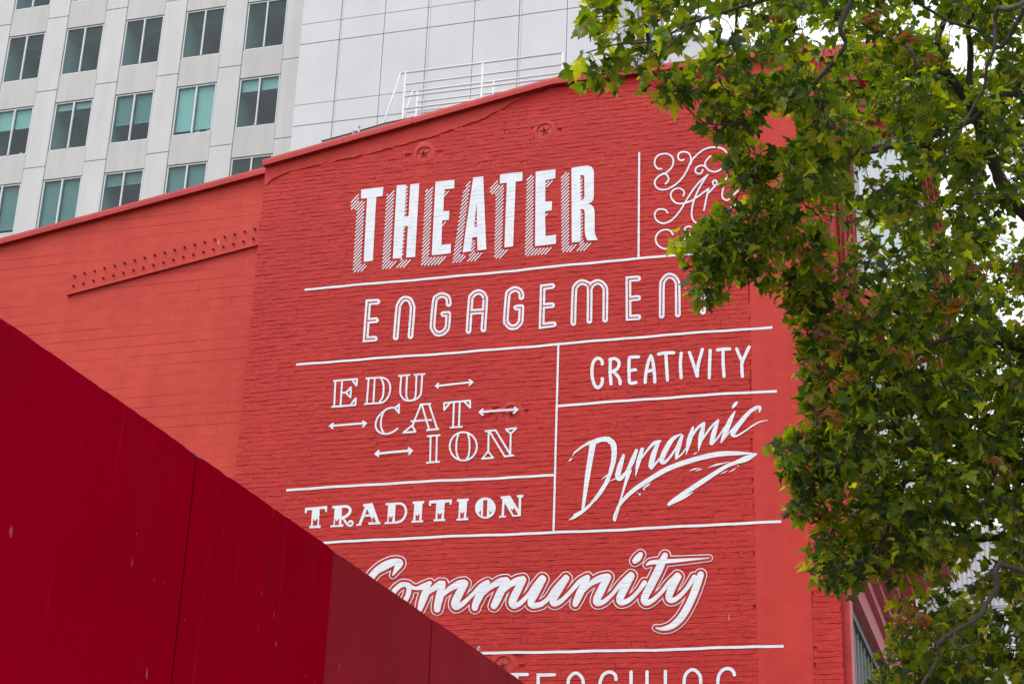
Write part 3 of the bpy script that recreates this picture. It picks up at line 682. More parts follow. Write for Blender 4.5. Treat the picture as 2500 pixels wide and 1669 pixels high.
ZL = Z(1160, 1540, 3.012)
TE = [[(230, 322), (385, 318)], [(308, 322), (306, 640)], [(585, 320), (466, 322), (460, 640), (585, 634)], [(464, 480), (560, 476)],
      [(680, 640), (684, 400), (700, 335), (742, 308), (782, 335), (798, 400), (798, 640)], [(684, 500), (798, 496)], [(1038, 355), (1030, 320), (995, 300), (950, 315), (925, 360), (918, 420), (918, 560), (940, 620), (985, 635), (1030, 600), (1036, 570)],
      [(1148, 300), (1148, 640)], [(1265, 298), (1265, 640)], [(1148, 470), (1265, 466)], [(1400, 295), (1400, 640)], [(1535, 640), (1537, 380), (1555, 310), (1600, 282), (1642, 308), (1660, 370), (1662, 640)],
      [(1908, 320), (1895, 290), (1860, 274), (1820, 288), (1792, 330), (1784, 420), (1790, 570), (1830, 630), (1880, 610), (1908, 560), (1908, 480)]]
letters('painted_letter', [ribbon(ZL, p, 24, curve=len(p) > 4) for p in TE], 'thin rounded white capital cut off by the picture edge')

ZM = Z(1540, 340, 5.228)
AR = [[(395, 382), (345, 378), (310, 330), (310, 270), (345, 215), (410, 192), (480, 195), (535, 240), (545, 300), (520, 370), (450, 432), (360, 475), (308, 545), (325, 610), (380, 645), (470, 640), (560, 590), (650, 510), (720, 400), (770, 290), (850, 200), (950, 130), (1060, 107), (1170, 125), (1230, 180)],
      [(410, 442), (460, 457), (485, 510), (470, 550), (445, 572)], [(680, 265), (650, 275), (615, 260), (605, 220), (625, 180), (680, 165), (740, 185), (768, 240), (768, 320)],
      [(1020, 222), (970, 270), (950, 320), (975, 380), (1030, 415), (1090, 418), (1150, 390), (1210, 340), (1300, 305), (1470, 312)], [(975, 375), (930, 345), (880, 345), (835, 375), (828, 420), (860, 445), (905, 435), (920, 395)],
      [(985, 460), (900, 530), (820, 620), (750, 720), (690, 820), (620, 930), (540, 1020), (470, 1065), (400, 1075), (335, 1040), (308, 980), (325, 920), (380, 895), (440, 905), (472, 942)],
      [(970, 475), (870, 640), (810, 780), (785, 880), (780, 980), (810, 1050), (870, 1080), (950, 1080), (1040, 1045), (1165, 970), (1300, 860)],
      [(672, 725), (685, 680), (650, 640), (600, 630), (540, 655), (512, 710), (530, 770), (580, 815), (650, 825), (760, 795), (880, 720), (995, 635)], [(995, 635), (975, 720), (935, 910)],
      [(985, 700), (1060, 620), (1100, 575), (1090, 535), (1065, 530), (1048, 555), (1065, 590), (1110, 585), (1190, 550)], [(1245, 435), (1200, 560), (1170, 690), (1175, 750), (1215, 780), (1260, 770), (1330, 700), (1415, 620)],
      [(1380, 815), (1300, 860), (1255, 900)], [(1480, 790), (1540, 775), (1600, 805), (1620, 870), (1590, 950), (1520, 990)], [(1290, 1110), (1245, 1090), (1235, 1040), (1270, 995), (1340, 980)],
      [(540, 1220), (510, 1175), (450, 1155), (380, 1175), (330, 1230), (320, 1290), (345, 1350), (410, 1395), (480, 1400), (560, 1380), (640, 1320), (740, 1240), (800, 1175), (780, 1130), (735, 1115), (695, 1135), (690, 1165)],
      [(850, 1170), (920, 1142), (990, 1157), (1040, 1210), (1052, 1270), (1100, 1318), (1170, 1330), (1240, 1290), (1350, 1160), (1420, 1080)], [(1200, 1220), (1205, 1180), (1170, 1140), (1110, 1140), (1060, 1180), (1038, 1260), (1000, 1320), (930, 1350), (880, 1320), (868, 1270)]]
paint('painted_word', [ribbon(ZM, p, 21, curve=True) for p in AR], 'white looping script word Arts with curls')
class ZW:                                       # wall coordinates themselves
    def p(s, x, y): return (x, y)
for x0, x1, z in ((-10.24, -3.0, 12.19), (-10.27, -3.0, 10.94), (-6.14, -2.96, 9.975), (-10.25, -6.14, 8.94), (-10.25, -2.95, 8.105), (-10.25, -2.96, 6.42)):
    paint('painted_rule', [ribbon(ZW(), [(x0, z), (x1, z)], .036, cap=None)], 'white horizontal painted rule')
for x, z0, z1 in ((-4.935, 12.208, 13.965), (-6.122, 8.123, 10.922)):
    paint('painted_rule', [ribbon(ZW(), [(x, z0), (x, z1)], .030, cap=None)], 'white vertical painted rule')

# ------------------------------------------------------------------ street front of the mural building (seen at a slant)
FX = XR
# corner pilaster and belt
MB().box(FX-.1, FX+.10, .10, .52, 0, 14.4).build('pilaster', 'redtrim', theatre)
MB().box(FX-.1, FX+.02, 5.2, 15.9, 0, 13.9).build('front_wall', 'redtrim', theatre)
# street-level big window under the belt
wdw = MB().box(FX-.06, FX+.02, .62, .72, 0.6, 7.20).box(FX-.06, FX+.02, 5.0, 5.10, .6, 7.20).box(FX-.06, FX+.04, .72, 5.0, 7.06, 7.20).build('window', 'darkframe', theatre)
for y in (.98, 1.36, 1.74, 2.2, 2.7, 3.2, 3.8, 4.4): MB().box(FX-.05, FX+.0, y, y+.05, .6, 7.06).build('mullion', 'greyframe', wdw)
sheetx(FX-.07, .72, 5.0, .6, 7.06).build('pane', 'darkglass', wdw)
MB().box(FX-.9, FX-.85, .6, 5.1, .0, 7.3).build('room_back', 'dark', wdw)
for z0, z1, px_ in ((7.21, 7.55, .16), (7.552, 7.72, .24), (7.722, 7.86, .34)):
    MB().box(FX-.08, FX+px_, .56, 5.3, z0, z1).build('belt_course', 'granite', theatre)
# projecting bay
BX = -0.95
BY0, BY1 = .80, 4.6
for i in range(5):
    q = (.42, .56, .72, .90, 1.0)[i]; z0 = 7.87+(0, .16, .30, .40, .46)[i]; z1 = 7.87+(.158, .298, .398, .458, .52)[i]
    MB().box(FX-.1, FX+(BX-FX)*q, BY0+.35-.32*q, BY1, z0, z1).build('bay_base', 'redtrim' if i % 2 else 'granite', theatre)
for i in range(3):
    y = BY0+.5+i*1.4; MB().prism_y([(FX+.02, 7.88), (FX+.5, 8.0), (FX+.8, 8.15), (FX+1.0, 8.36), (FX+.02, 8.36)], y, y+.18).build('bracket', 'redtrim', theatre)
for za, zb in ((8.5, 11.25), (11.75, 14.2)):
    for y, x0, x1 in ((BY0, FX+.36, BX-.06),):
        w = MB().box(x0, x0+.06, y, y+.1, za, zb).box(x1-.06, x1, y, y+.1, za, zb).box(x0+.06, x1-.06, y, y+.1, zb-.08, zb).box(x0+.06, x1-.06, y, y+.1, za, za+.08).box(x0+.06, x1-.06, y+.01, y+.09, (za+zb)/2-.03, (za+zb)/2+.03).build('window', 'alu', theatre)
        sheet(x0+.06, x1-.06, y+.06, za+.08, (za+zb)/2-.03).build('pane', 'skyglass', w)
        sheet(x0+.06, x1-.06, y+.045, (za+zb)/2+.03, zb-.08).build('pane', 'skyglass', w)
        MB().box(x0+.02, x1-.02, y+.5, y+.52, za, zb).build('room_back', 'blindg', w)
    for y0, y1 in ((1.0, 2.7), (2.8, 4.5)):
        w = MB().box(BX-.08, BX, y0, y0+.07, za, zb).box(BX-.08, BX, y1-.07, y1, za, zb).box(BX-.08, BX, y0+.07, y1-.07, zb-.08, zb).box(BX-.08, BX, y0+.07, y1-.07, za, za+.08).build('window', 'alu', theatre)
        sheetx(BX-.045, y0+.07, y1-.07, za+.08, zb-.08).build('pane', 'skyglass', w)
    # fluted pilaster by the wall
    for i in range(5): MB().tube([(FX+.05+i*.068, BY0+.03, za), (FX+.05+i*.068, BY0+.03, zb)], .026, 8).build('flute', 'granite' if i % 2 == 0 else 'redtrim', theatre)
    MB().box(FX+.005, FX+.35, BY0+.04, BY0+.2, za, zb).build('pilaster', 'redtrim', theatre)
MB().box(FX-.1, BX+.03, BY0-.03, BY1, 11.26, 11.74).build('spandrel', 'redtrim', theatre)
MB().box(FX-.1, BX+.07, BY0-.08, BY1, 11.30, 11.38).build('bay_sill', 'alu', theatre)
MB().box(FX-.1, BX+.07, BY0-.08, BY1, 8.40, 8.49).build('bay_sill', 'alu', theatre)
# cornice stack with brackets
for z0, z1, px_, y0 in ((14.21, 14.42, 1.05, .55), (14.422, 14.60, 1.12, .40), (14.85, 15.05, 1.30, .10), (15.052, 15.22, 1.38, .04), (15.222, 15.40, 1.46, -.03)):
    MB().box(FX-.08, FX+px_, y0, 15.9, z0, z1).build('cornice', 'redtrim', theatre)
MB().box(FX-.08, FX+1.0, .55, 15.9, 14.602, 14.848).build('frieze', 'redtrim', theatre)
for i in range(9):
    y = .35+i*1.2
    m = MB().prism_y([(FX+.02, 13.75), (FX+.16, 13.8), (FX+.3, 14.1), (FX+.75, 14.35), (FX+1.1, 14.55), (FX+1.15, 14.82), (FX+.02, 14.82)], y, y+.16)
    m.build('bracket', 'redtrim', theatre)

# ================================================================== block wall building on the left
LY = .35
blockb = thing('block_building', 'low red painted block wall building left of the mural wall with a bolted steel strip', 'building')
LT0, LT1 = (-16.16, 13.78), (-11.30, 14.58)
def ltop(x): return LT0[1]+(x-LT0[0])/(LT1[0]-LT0[0])*(LT1[1]-LT0[1])
XA = -24.0
lw = MB().prism_y([(XA, 0), (XL-.005, 0), (XL-.005, ltop(XL)-.06), (XA, ltop(XA)-.06)], LY+.006, LY+.4).build('block_wall', 'block', blockb)
MB().box(XA, XL-.01, LY+.4, 12.0, 0, 11.8).build('back_volume', 'roof', blockb)
BP = .179; nb = 0; restb = MB()
for k in range(int(5/BP), int(14.6/BP)+1):
    x = -17.6-(.2 if k % 2 else 0)
    while x < XL-.02:
        L = rnd(.385, .405) if random.random() > .08 else rnd(.19, .21)
        a, b = x, min(x+L, XL-.006); x += L
        if b-a < .04: continue
        z0, z1 = k*BP, (k+1)*BP; jo = hsh(math.floor(a*.9), k, 3)
        if z1 > min(ltop(a), ltop(b))-.05:
            if z0 > min(ltop(a), ltop(b))-.1: continue
        g = .0010; e = rnd(-.0012, .0004); c = rnd(.0008, .0024); sd = .0022 if random.random() < .25 else .0003
        zt = [min(z1-g, ltop(q)-.05) for q in (a, b)]
        w0, w1 = .003*math.sin(a*1.1+k), .003*math.sin(b*1.1+k)
        yb = LY+.0015+.0055*max(0, jo-.35)
        v = [(a, yb, z0+w0), (b, yb, z0+w1), (b, yb, zt[1]+g+w1), (a, yb, zt[0]+g+w0)]
        v += [(a+sd, LY+e, z0+g+c+w0), (b-sd, LY+e+rnd(-.0006, .0006), z0+g+c+w1), (b-sd, LY+e, zt[1]-c+w1), (a+sd, LY+e+rnd(-.0006, .0006), zt[0]-c+w0)]
        f = [(4, 5, 6, 7), (0, 1, 5, 4), (1, 2, 6, 5), (2, 3, 7, 6), (3, 0, 4, 7)]
        px, py = project(((a+b)/2, LY, (z0+z1)/2))
        if 0 < px < 660 and 380 < py < 770+.697*px and nb < 300:
            me = bpy.data.meshes.new('block'); me.from_pydata(v, [], f); obj('block', me, 'block', lw); nb += 1
        else: restb.add(v, f)
obj('block', restb.mesh('block', fix=False), 'block', lw, kind='stuff')
coping(blockb, XA, XL-.012, lambda x: ltop(x)-.07, LY, LY+.44, .085, 1.6, .10)
# bolted steel strip
def L2(x, y): return on_y(x/3.136, 500+y/3.136, LY)
pl = [L2(520, 688), L2(1984, 303), L2(1994, 128), L2(548, 508)]
pp = [(p[0], p[2]) for p in pl]; pp[1] = (min(pp[1][0], XL-.01), pp[1][1]); pp[2] = (min(pp[2][0], XL-.01), pp[2][1])
strip = MB().prism_y(pp, LY-.016, LY+.004).build('steel_strip', 'block', blockb)
q0, q1 = pp[0], pp[1]
lip = MB(); d = np.array([q1[0]-q0[0], q1[1]-q0[1]]); d /= np.linalg.norm(d); nrm = np.array([-d[1], d[0]])
lv = [tuple(np.array(q0)-nrm*.0), tuple(np.array(q1)-nrm*.0), tuple(np.array(q1)-nrm*.030), tuple(np.array(q0)-nrm*.030)]
lip.prism_y(lv, LY-.055, LY-.0005).build('lower_lip', 'redmetal', strip)
for (ax, ay), (bx, by) in (((578, 550), (1955, 190)), ((568, 625), (1945, 265))):
    for i in range(19):
        t = i/18; c = L2(ax+(bx-ax)*t, ay+(by-ay)*t)
        m = MB().tube([(c[0]+.004, LY-.075, c[2]-.006), (c[0], LY-.016, c[2])], .010, 7)
        m.tube([(c[0], LY-.040, c[2]), (c[0], LY-.0165, c[2])], .019, 6); m.build('bolt', 'boltred', strip)

# ================================================================== roof railings and roof bits
def railing(label, Y, posts, tops, rails, slant, roofz):
    t = thing('roof_railing', label, 'railing', group='white pipe railings on the red roof'); t.location = (0, 0, 0)
    Q = lambda x, y: on_y(900+x/4.35, 110+y/4.35, Y)
    ztop = np.mean([Q(*p)[2] for p in tops]); r = .019
    x0, x1 = Q(*tops[0])[0], Q(*tops[-1])[0]
    MB().tube([(x0, Y, ztop), (x1, Y, ztop)], r, 8).build('top_rail', 'rail', t, smooth=True)
    xs = [Q(*p)[0] for p in posts]
    for x in xs: MB().tube([(x, Y, roofz), (x, Y, ztop)], r, 8).build('post', 'rail', t, smooth=True)
    for p in rails:
        z = Q(*p)[2]; MB().tube([(xs[0], Y, z), (xs[-1], Y, z)], r*.92, 8).build('rail', 'rail', t, smooth=True)
    a = Q(*slant); MB().tube([(x0, Y, ztop), (a[0], Y, a[2]), (a[0]-(x0-a[0])*.6, Y, a[2]-(ztop-a[2])*.6)], r, 8).build('slanted_brace', 'rail', t, smooth=True)
    return t
railing('white pipe railing nearest the sloping coping of the red roof', .75, [(395, 293), (1215, 195), (2062, 92)], [(345, 293), (2062, 92)], [(400, 418), (390, 548), (380, 678)], (150, 865), 14.0)
railing('lower white pipe railing standing behind the front roof railing', 1.9, [(522, 478), (1330, 390), (2170, 292)], [(472, 485), (2170, 292)], [(525, 605), (515, 725)], (385, 745), 14.0)
c = on_y(936, 302, .75); e = on_y(972, 308, .75)
t = thing('roof_ladder_brace', 'short white pipe lying at the foot of the slanted railing brace', 'pipe')
MB().tube([(c[0], .75, c[2]), (e[0], 1.25, e[2]-.04), (e[0]+.02, 1.3, 14.0)], .02, 8).build('pipe', 'rail', t, smooth=True)
pts = [on_y(x, y, .60) for x, y in ((785, 352), (785, 346), (860, 326), (942, 302), (1010, 288), (1010, 305))]
t = thing('roof_flashing', 'thin pale grey metal flashing edge showing over the lower red coping', 'flashing')
zf = [(p[0], p[2]) for p in pts]; zf += [(zf[-1][0], 14.0), (zf[0][0], 14.0)]
MB().prism_y(zf, .60, .63).build('sheet', 'galv', t)
MB().tube([(p[0], .59, p[2]+.006) for p in pts[1:5]], .010, 6).build('edge_trim', 'darkframe', t)
for (x, y0, y1, r, nm, lb) in ((877, 308, 330, .016, 'roof_vent_pipe', 'thin tall steel vent pipe sticking up behind the red coping'), (864, 320, 334, .024, 'roof_vent_stub', 'short stubby grey vent beside the thin pipe on the roof')):
    a, b = on_y(x, y0, .52), on_y(x, y1, .52)
    t = thing(nm, lb, 'vent pipe'); MB().tube([(b[0], .52, 14.0), (a[0], .52, a[2])], r, 8).build('pipe', 'galv', t, smooth=True)
    MB().tube([(a[0], .52, a[2]-.03), (a[0], .52, a[2]+.004)], r*1.35, 8).build('cap', 'galv', t)

# ================================================================== office tower behind
TY = 36.0
tower = thing('office_tower', 'tall pale concrete office tower with rows of paired green-tinted windows behind the red roofs', 'building')
core = MB(); core.box(-60, -28.2, TY+.12, TY+.25, 0, 30.9)
WX0, WP, WW = -43.28, 3.065, 1.95; ZB0, ZP, ZH2 = 41.45, 3.95, 2.46
cols = range(-2, 5); rows = range(-3, 3)       # row 0 bottom at ZB0, rows counted upward
xe0, xe1 = WX0+WP*cols[0]-1.1, -28.2
def pbox(name, mat, x0, x1, y0, y1, z0, z1, parent): return MB().box(x0, x1, y0, y1, z0, z1).build(name, mat, parent, bevel=.012)
zlo, zhi = ZB0+ZP*rows[0], ZB0+ZP*(rows[-1]+1)
for c in cols:
    xl, xr = WX0+c*WP, WX0+c*WP+WW
    # pier panels right of the window, jointed just under each sill
    px0, px1 = xr+.018, (xr+WP-WW-.018 if c < cols[-1] else xe1)
    for r in rows:
        z0 = ZB0+r*ZP-.78+.014; z1 = z0+ZP-.028
        pbox('pier_panel', 'conc', px0, px1, TY, TY+.12, z0, z1, tower)
        if c == cols[0]: pbox('pier_panel', 'conc', xl-1.1, xl-.018, TY, TY+.12, z0, z1, tower)
    for r in rows:
        z0 = ZB0+r*ZP
        pbox('spandrel_panel', 'conc2', xl, xr, TY+.02, TY+.13, z0-(ZP-ZH2)+.03, z0-.03, tower)
# structure behind with openings kept free: slab edges and pier cores
jb = MB()
for r in rows:
    z0 = ZB0+r*ZP; jb.box(xe0, xe1, TY+.135, TY+.30, z0-(ZP-ZH2), z0-.02)
for c in list(cols)+[cols[-1]+1]:
    xl = WX0+c*WP; jb.box(xl-(WP-WW)-.0, xl, TY+.125, TY+.133, zlo-.8, zhi)
jb.build('joint_backing', 'joint', tower)
MB().box(-60, xe0, TY+.02, TY+.3, 0, zhi).box(-60, xe1, TY+.02, TY+.3, 0, zlo-1.5).build('wall', 'conc', tower)
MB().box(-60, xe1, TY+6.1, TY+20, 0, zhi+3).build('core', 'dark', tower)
BLINDS = {(0, 0): (0, 'blind'), (1, 0): (0, 'blind'), (3, 0): (.0, 'blind'), (0, -1): (.40, 'blind'), (1, -1): (.12, 'blind'), (2, -1): (.60, 'blindg'), (3, -1): (.90, 'blind'), (4, -1): (.22, 'blind'),
          (0, -2): (.9, 'blindg'), (1, -2): (1.0, 'blindg'), (2, -2): (.22, 'blindg'), (3, -2): (.5, 'blindg'), (-1, -2): (.5, 'blind')}
GY = TY+.10
for c in cols:
    for r in rows:
        x0, x1 = WX0+c*WP+.02, WX0+c*WP+WW-.02; z0, z1 = ZB0+r*ZP, ZB0+r*ZP+ZH2; xm = (x0+x1)/2
        w = MB().box(x0, x0+.05, GY-.05, GY+.06, z0, z1).box(x1-.05, x1, GY-.05, GY+.06, z0, z1).box(x0+.05, x1-.05, GY-.04, GY+.06, z0, z0+.05).box(x0+.05, x1-.05, GY-.04, GY+.06, z1-.05, z1).build('window', 'alu', tower)
        if not (0 <= c <= 4 and -2 <= r <= 1): 
            sheet(x0+.05, x1-.05, GY+.01, z0+.05, z1-.05).build('pane', 'glass', w)
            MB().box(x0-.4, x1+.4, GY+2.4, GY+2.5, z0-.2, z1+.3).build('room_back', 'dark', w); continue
        MB().box(xm-.035, xm+.035, GY-.07, GY+.05, z0+.05, z1-.05).build('mullion', 'alu', w)
        for a, b in ((x0+.05, xm-.035), (xm+.035, x1-.05)): sheet(a, b, GY+.01, z0+.05, z1-.05).build('pane', 'glass', w)
        # the room behind: side walls, ceiling with a dropped bulkhead, dark depth
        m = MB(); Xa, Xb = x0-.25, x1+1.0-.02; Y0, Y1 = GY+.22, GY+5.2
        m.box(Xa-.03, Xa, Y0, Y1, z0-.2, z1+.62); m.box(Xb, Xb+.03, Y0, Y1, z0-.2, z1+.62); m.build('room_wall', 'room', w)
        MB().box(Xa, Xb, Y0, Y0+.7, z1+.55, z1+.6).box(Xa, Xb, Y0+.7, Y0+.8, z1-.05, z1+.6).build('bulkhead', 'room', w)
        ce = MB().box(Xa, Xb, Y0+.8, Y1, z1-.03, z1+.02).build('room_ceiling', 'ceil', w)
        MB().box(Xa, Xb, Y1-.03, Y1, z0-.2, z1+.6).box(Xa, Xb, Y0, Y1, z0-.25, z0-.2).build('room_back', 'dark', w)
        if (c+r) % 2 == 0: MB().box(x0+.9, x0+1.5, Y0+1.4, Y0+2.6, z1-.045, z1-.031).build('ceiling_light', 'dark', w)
        bl = BLINDS.get((c, r))
        if bl and bl[0] > 0:
            h = (z1-z0-.1)*bl[0]
            for a, b in ((x0+.06, xm-.04), (xm+.04, x1-.06)):
                MB().box(a, b, GY+.10, GY+.108, z1-.05-h, z1-.05).build('blind', bl[1], w)
                MB().box(a, b, GY+.095, GY+.115, z1-.075-h, z1-.05-h).build('blind_bar', 'alu', w)
        if (c, r) in ((0, -1), (1, -1), (2, -1), (3, -1), (4, -1)):
            for k in range(random.randint(1, 3)):
                xx = rnd(x0+.2, x1-.3); MB().box(xx, xx+rnd(.06, .22), GY+.14, GY+.22, z0+.05, z0+rnd(.10, .30)).build('sill_clutter', random.choice(['alu', 'blind', 'lumber']), w)
# blank wing stepping forward
WY = 34.0; S = (WY+22)/(TY+22)
wing = thing('blank_wing', 'windowless white panelled wing of the tower stepping forward behind the roof railing', 'building')
vx = [(-28.28)*S, -26.42*S, -26.34*S, -24.35*S, -22.36*S, -22.24*S, -20.24*S, -18.24*S, -18.13*S, -16.14*S, -14.0*S]
zz = lambda z: 1.65+(z-1.65)*S
hz = []; zA, zB = zz(42.34), zz(41.31)
for k in range(-4, 3): hz += [zB+k*3.95, zA+k*3.95]
hz.sort()
MB().box(vx[0]+.01, vx[-1]-.01, WY+.13, WY+9, 0, hz[-1]).build('wall_core', 'joint', wing)
for i in range(len(vx)-1):
    rec = .03 if (vx[i+1]-vx[i]) < .2 else 0.0
    for k in range(len(hz)-1):
        g = .012; gk = .016 if k % 2 == 0 else .010; gk2 = .010 if k % 2 == 0 else .016
        MB().box(vx[i]+(g if not rec else .004), vx[i+1]-(g if not rec else .004), WY+rec, WY+.129, hz[k]+gk, hz[k+1]-gk2).build('panel', 'concw', wing, bevel=.008)
MB().box(vx[0]+.02, vx[-1]-.02, WY+.02, WY+.12, 0, hz[0]).build('wall', 'concw', wing)
# glazed side of the wing
sx = vx[-1]
for k in range(len(hz)-1):
    MB().box(sx-.008, sx+.02, WY+.2, WY+1.5, hz[k]+.02, hz[k+1]-.02).build('panel', 'concw', wing)
    sheetx(sx+.005, WY+1.55, WY+8.9, hz[k]+.03, hz[k+1]-.03).build('pane', 'skyglass', wing)
for y in (1.5, 4.0, 6.5, 8.9): MB().box(sx-.008, sx+.08, WY+y-.03, WY+y+.03, hz[0], hz[-1]).build('mullion', 'alu', wing)
for k in range(0, len(hz)-3, 4):
    MB().tube([(sx+.06, WY+1.5, hz[k+3]), (sx+.06, WY+8.8, hz[k])], .06, 6).build('diagonal_brace', 'darkframe', wing)
# pale low block with a rounded roof further off
fy = 58.0
far = thing('round_topped_building', 'pale grey building with a shallow rounded roof between the tower and the tree', 'building')
p0, p1 = on_y(1552, 170, fy), on_y(1850, 120, fy); pt = on_y(1660, 88, fy); zt0 = pt[2]
edge = [(q[0], q[2]) for q in (on_y(x, y, fy) for x, y in ((1552, 103), (1590, 96), (1625, 91), (1665, 88), (1705, 89), (1745, 94), (1790, 103), (1850, 120)))]
prof = [(p0[0], 0), (p1[0], 0)]+edge[::-1]
MB().prism_y(prof, fy, fy+14).build('wall', 'concw', far)
for dz in (1.75, 5.6, 9.5): MB().box(p0[0]-.01, p1[0]-.3, fy-.03, fy-.002, zt0-dz-.025, zt0-dz+.025).build('panel_joint', 'joint', far)
for i in range(1, 7):
    x = p0[0]+(p1[0]-p0[0])*i/7; MB().box(x-.03, x+.03, fy-.034, fy-.004, 0, zt0-1.4).build('panel_joint', 'joint', far)
MB().tube([(x, fy-.05, z) for x, z in edge], .09, 6).build('roof_rim', 'galv', far)
# small roof structures right behind the red parapet
t = thing('roof_hatch', 'grey metal hatch box just above the red coping left of the leaves', 'roof hatch')
a, b = on_y(1500, 168, 1.2), on_y(1552, 158, 1.2)
MB().prism_y([(a[0], 14.0), (b[0]+.02, 14.0), (b[0], b[2]+.06), (b[0]-.1, b[2]+.13), (a[0], a[2]+.10)], 1.2, 2.2).build('box', 'concw', t)
MB().tube([(a[0], 1.18, a[2]+.12), (b[0]-.1, 1.18, b[2]+.15), (b[0]+.03, 1.18, b[2]+.02)], .025, 6).build('trim', 'darkframe', t)
t = thing('roof_mast', 'thin grey vertical mast rising behind the coping beside the hatch', 'mast')
a, b = on_y(1562, 168, 1.4), on_y(1557, 105, 1.4)
MB().tube([(a[0], 1.4, 14.0), (a[0], 1.4, b[2])], .03, 8).build('pole', 'galv', t, smooth=True)
MB().tube([(a[0], 1.4, b[2]-.06), (a[0], 1.4, b[2])], .05, 8).build('cap', 'galv', t)

# ================================================================== neighbour down the street
nbd = thing('clad_building', 'white ribbed building further down the street seen through the lower leaves', 'building')
NY = 20.0
MB().box(-9, .35, NY, NY+18, 0, 13.4).build('wall', 'siding', nbd)
for i in range(30):
    x = -3.2+i*.118; MB().box(x, x+.05, NY-.05, NY-.001, 2.5, 13.35).build('rib', 'siding', nbd)
for x in (-1.5, -.6):
    w = MB().box(x, x+.06, NY-.10, NY-.052, 9, 11.6).box(x+.56, x+.62, NY-.10, NY-.052, 9, 11.6).box(x+.06, x+.56, NY-.10, NY-.052, 11.52, 11.6).build('window', 'greyframe', nbd)
    sheet(x+.06, x+.56, NY-.07, 9, 11.52).build('pane', 'skyglass', w)
MB().box(-3.3, .45, NY-.12, NY+.3, 13.36, 13.6).build('cornice', 'siding', nbd)
t = thing('lumber_frame', 'brown raw timber uprights beside the red front wall low in the leaves', 'timber frame')
for x in (-2.42, -2.25): MB().box(x, x+.10, 15.95, 16.05, 0, 12.3).build('upright', 'lumber', t)
MB().box(-2.45, -2.0, 15.9, 15.94, 11.9, 12.1).build('cross_piece', 'lumber', t)

# ================================================================== red plywood fence in the foreground
HX = -2.6; HT = 1.65+2.70*.65
fence = thing('plywood_fence', 'dark red painted plywood fence filling the lower left foreground', 'fence')
seams = [-22+7.46*.65+1.2225*i for i in range(-3, 13)]
for i, (a, b) in enumerate(zip(seams, seams[1:])):
    dx = (0, 0, 0, .001, -.005, -.003, -.004, 0, .002, 0, 0, 0, 0, 0, 0, 0)[i]; n = 26; th = .019; zt = HT+rnd(-.0015, .0015)
    ys = [a+.0045+(b-a-.009)*j/n for j in range(n+1)]
    zs = []
    for j, y in enumerate(ys):
        z = zt+rnd(-.0012, .0006)
        if j in (0, n): z -= rnd(.002, .008)
        elif j in (1, n-1): z -= rnd(0, .004)
        elif random.random() < .05: z -= rnd(.002, .006)
        zs.append(z)
    vs = []
    for y, z in zip(ys, zs): vs += [(HX+dx, y, 0), (HX+dx, y, z-.004), (HX+dx-.004, y, z), (HX+dx-th, y, z), (HX+dx-th, y, 0)]
    fs = [(j*5+q, j*5+q+1, (j+1)*5+q+1, (j+1)*5+q) for j in range(n) for q in range(4)]+[(0, 1, 2, 3, 4), tuple(n*5+q for q in (4, 3, 2, 1, 0))]
    pn = MB().add(vs, fs).build('panel', 'plyold' if i >= 4 else 'ply', fence)
    pn.data.materials.append(M['plyedge'])
    for pgn in pn.data.polygons:
        c = pgn.center
        if c.z > HT-.03: pgn.material_index = 1 if c.x < HX+dx-.006 or random.random() < .25 else 0
    if 0 <= i < 9:                              # chipped splinter pieces at the sheet corners
        for q in range(5):
            y = b+rnd(-.07, .07); s = rnd(.006, .014)
            MB().add([(HX+.001, y, zt-.012), (HX+.002, y+s, zt-.010), (HX-.012, y+s*.6, zt+rnd(.001, .008)), (HX-.012, y, zt+.004)], [(0, 1, 2, 3), (3, 2, 1, 0)]).build('splinter', 'plyedge', fence)
m = MB().box(HX-.11, HX-.025, seams[0], seams[-1], HT-.12, HT-.04).build('top_rail', 'lumber', fence)
for s in seams: MB().box(HX-.115, HX-.026, s-.045, s+.045, 0, HT-.125).build('post', 'lumber', fence)
c = on_x(1167, 1583, HX-.03)
t = thing('fence_hook', 'tiny bent metal hook sticking up from the top edge of the red fence', 'hook')
MB().tube([(HX-.03, c[1], HT-.05), (HX-.03, c[1], HT+.03), (HX-.03, c[1]+.02, HT+.04), (HX-.03, c[1]+.03, HT+.025)], .004, 6).build('wire', 'galv', t)

# ================================================================== plane tree
tree = thing('plane_tree', 'large leafy plane tree hanging into the right side with green and a few brown leaves', 'tree')
TB = np.array([2.0, -8.6, 0.0])
def D(x, y, r): return at_dist(x, y, r)
LIMBS = []                                      # (points, radii)
def limb(pts, r0, r1, wig=.03):
    pts = [np.array(p, float) for p in pts]
    P3 = smooth_path([tuple(p) for p in pts], 8); n = len(P3)
    out = []
    for i, p in enumerate(P3):
        j = 0 if i in (0, n-1) else wig*(r1+r0)*6
        out.append(np.array(p)+RNG.normal(0, 1, 3)*j*.18)
    LIMBS.append((out, [(r0+(r1-r0)*(i/(n-1))**.8)*RNG.uniform(.88, 1.16) for i in range(n)]))
tk = [TB, (1.95, -8.7, 1.5), (1.85, -8.8, 3.0), (1.7, -8.9, 4.3), (1.5, -8.9, 5.6), (1.3, -8.9, 7.2), (1.2, -8.8, 9.0), (1.2, -8.9, 11.0), (1.3, -9, 12.6)]
limb(tk, .23, .05, .01)
J = lambda z: np.array([np.interp(z, [q[2] for q in tk], [q[i] for q in tk]) for i in range(3)])
R1, R2, R3 = 12.6, 13.4, 14.2
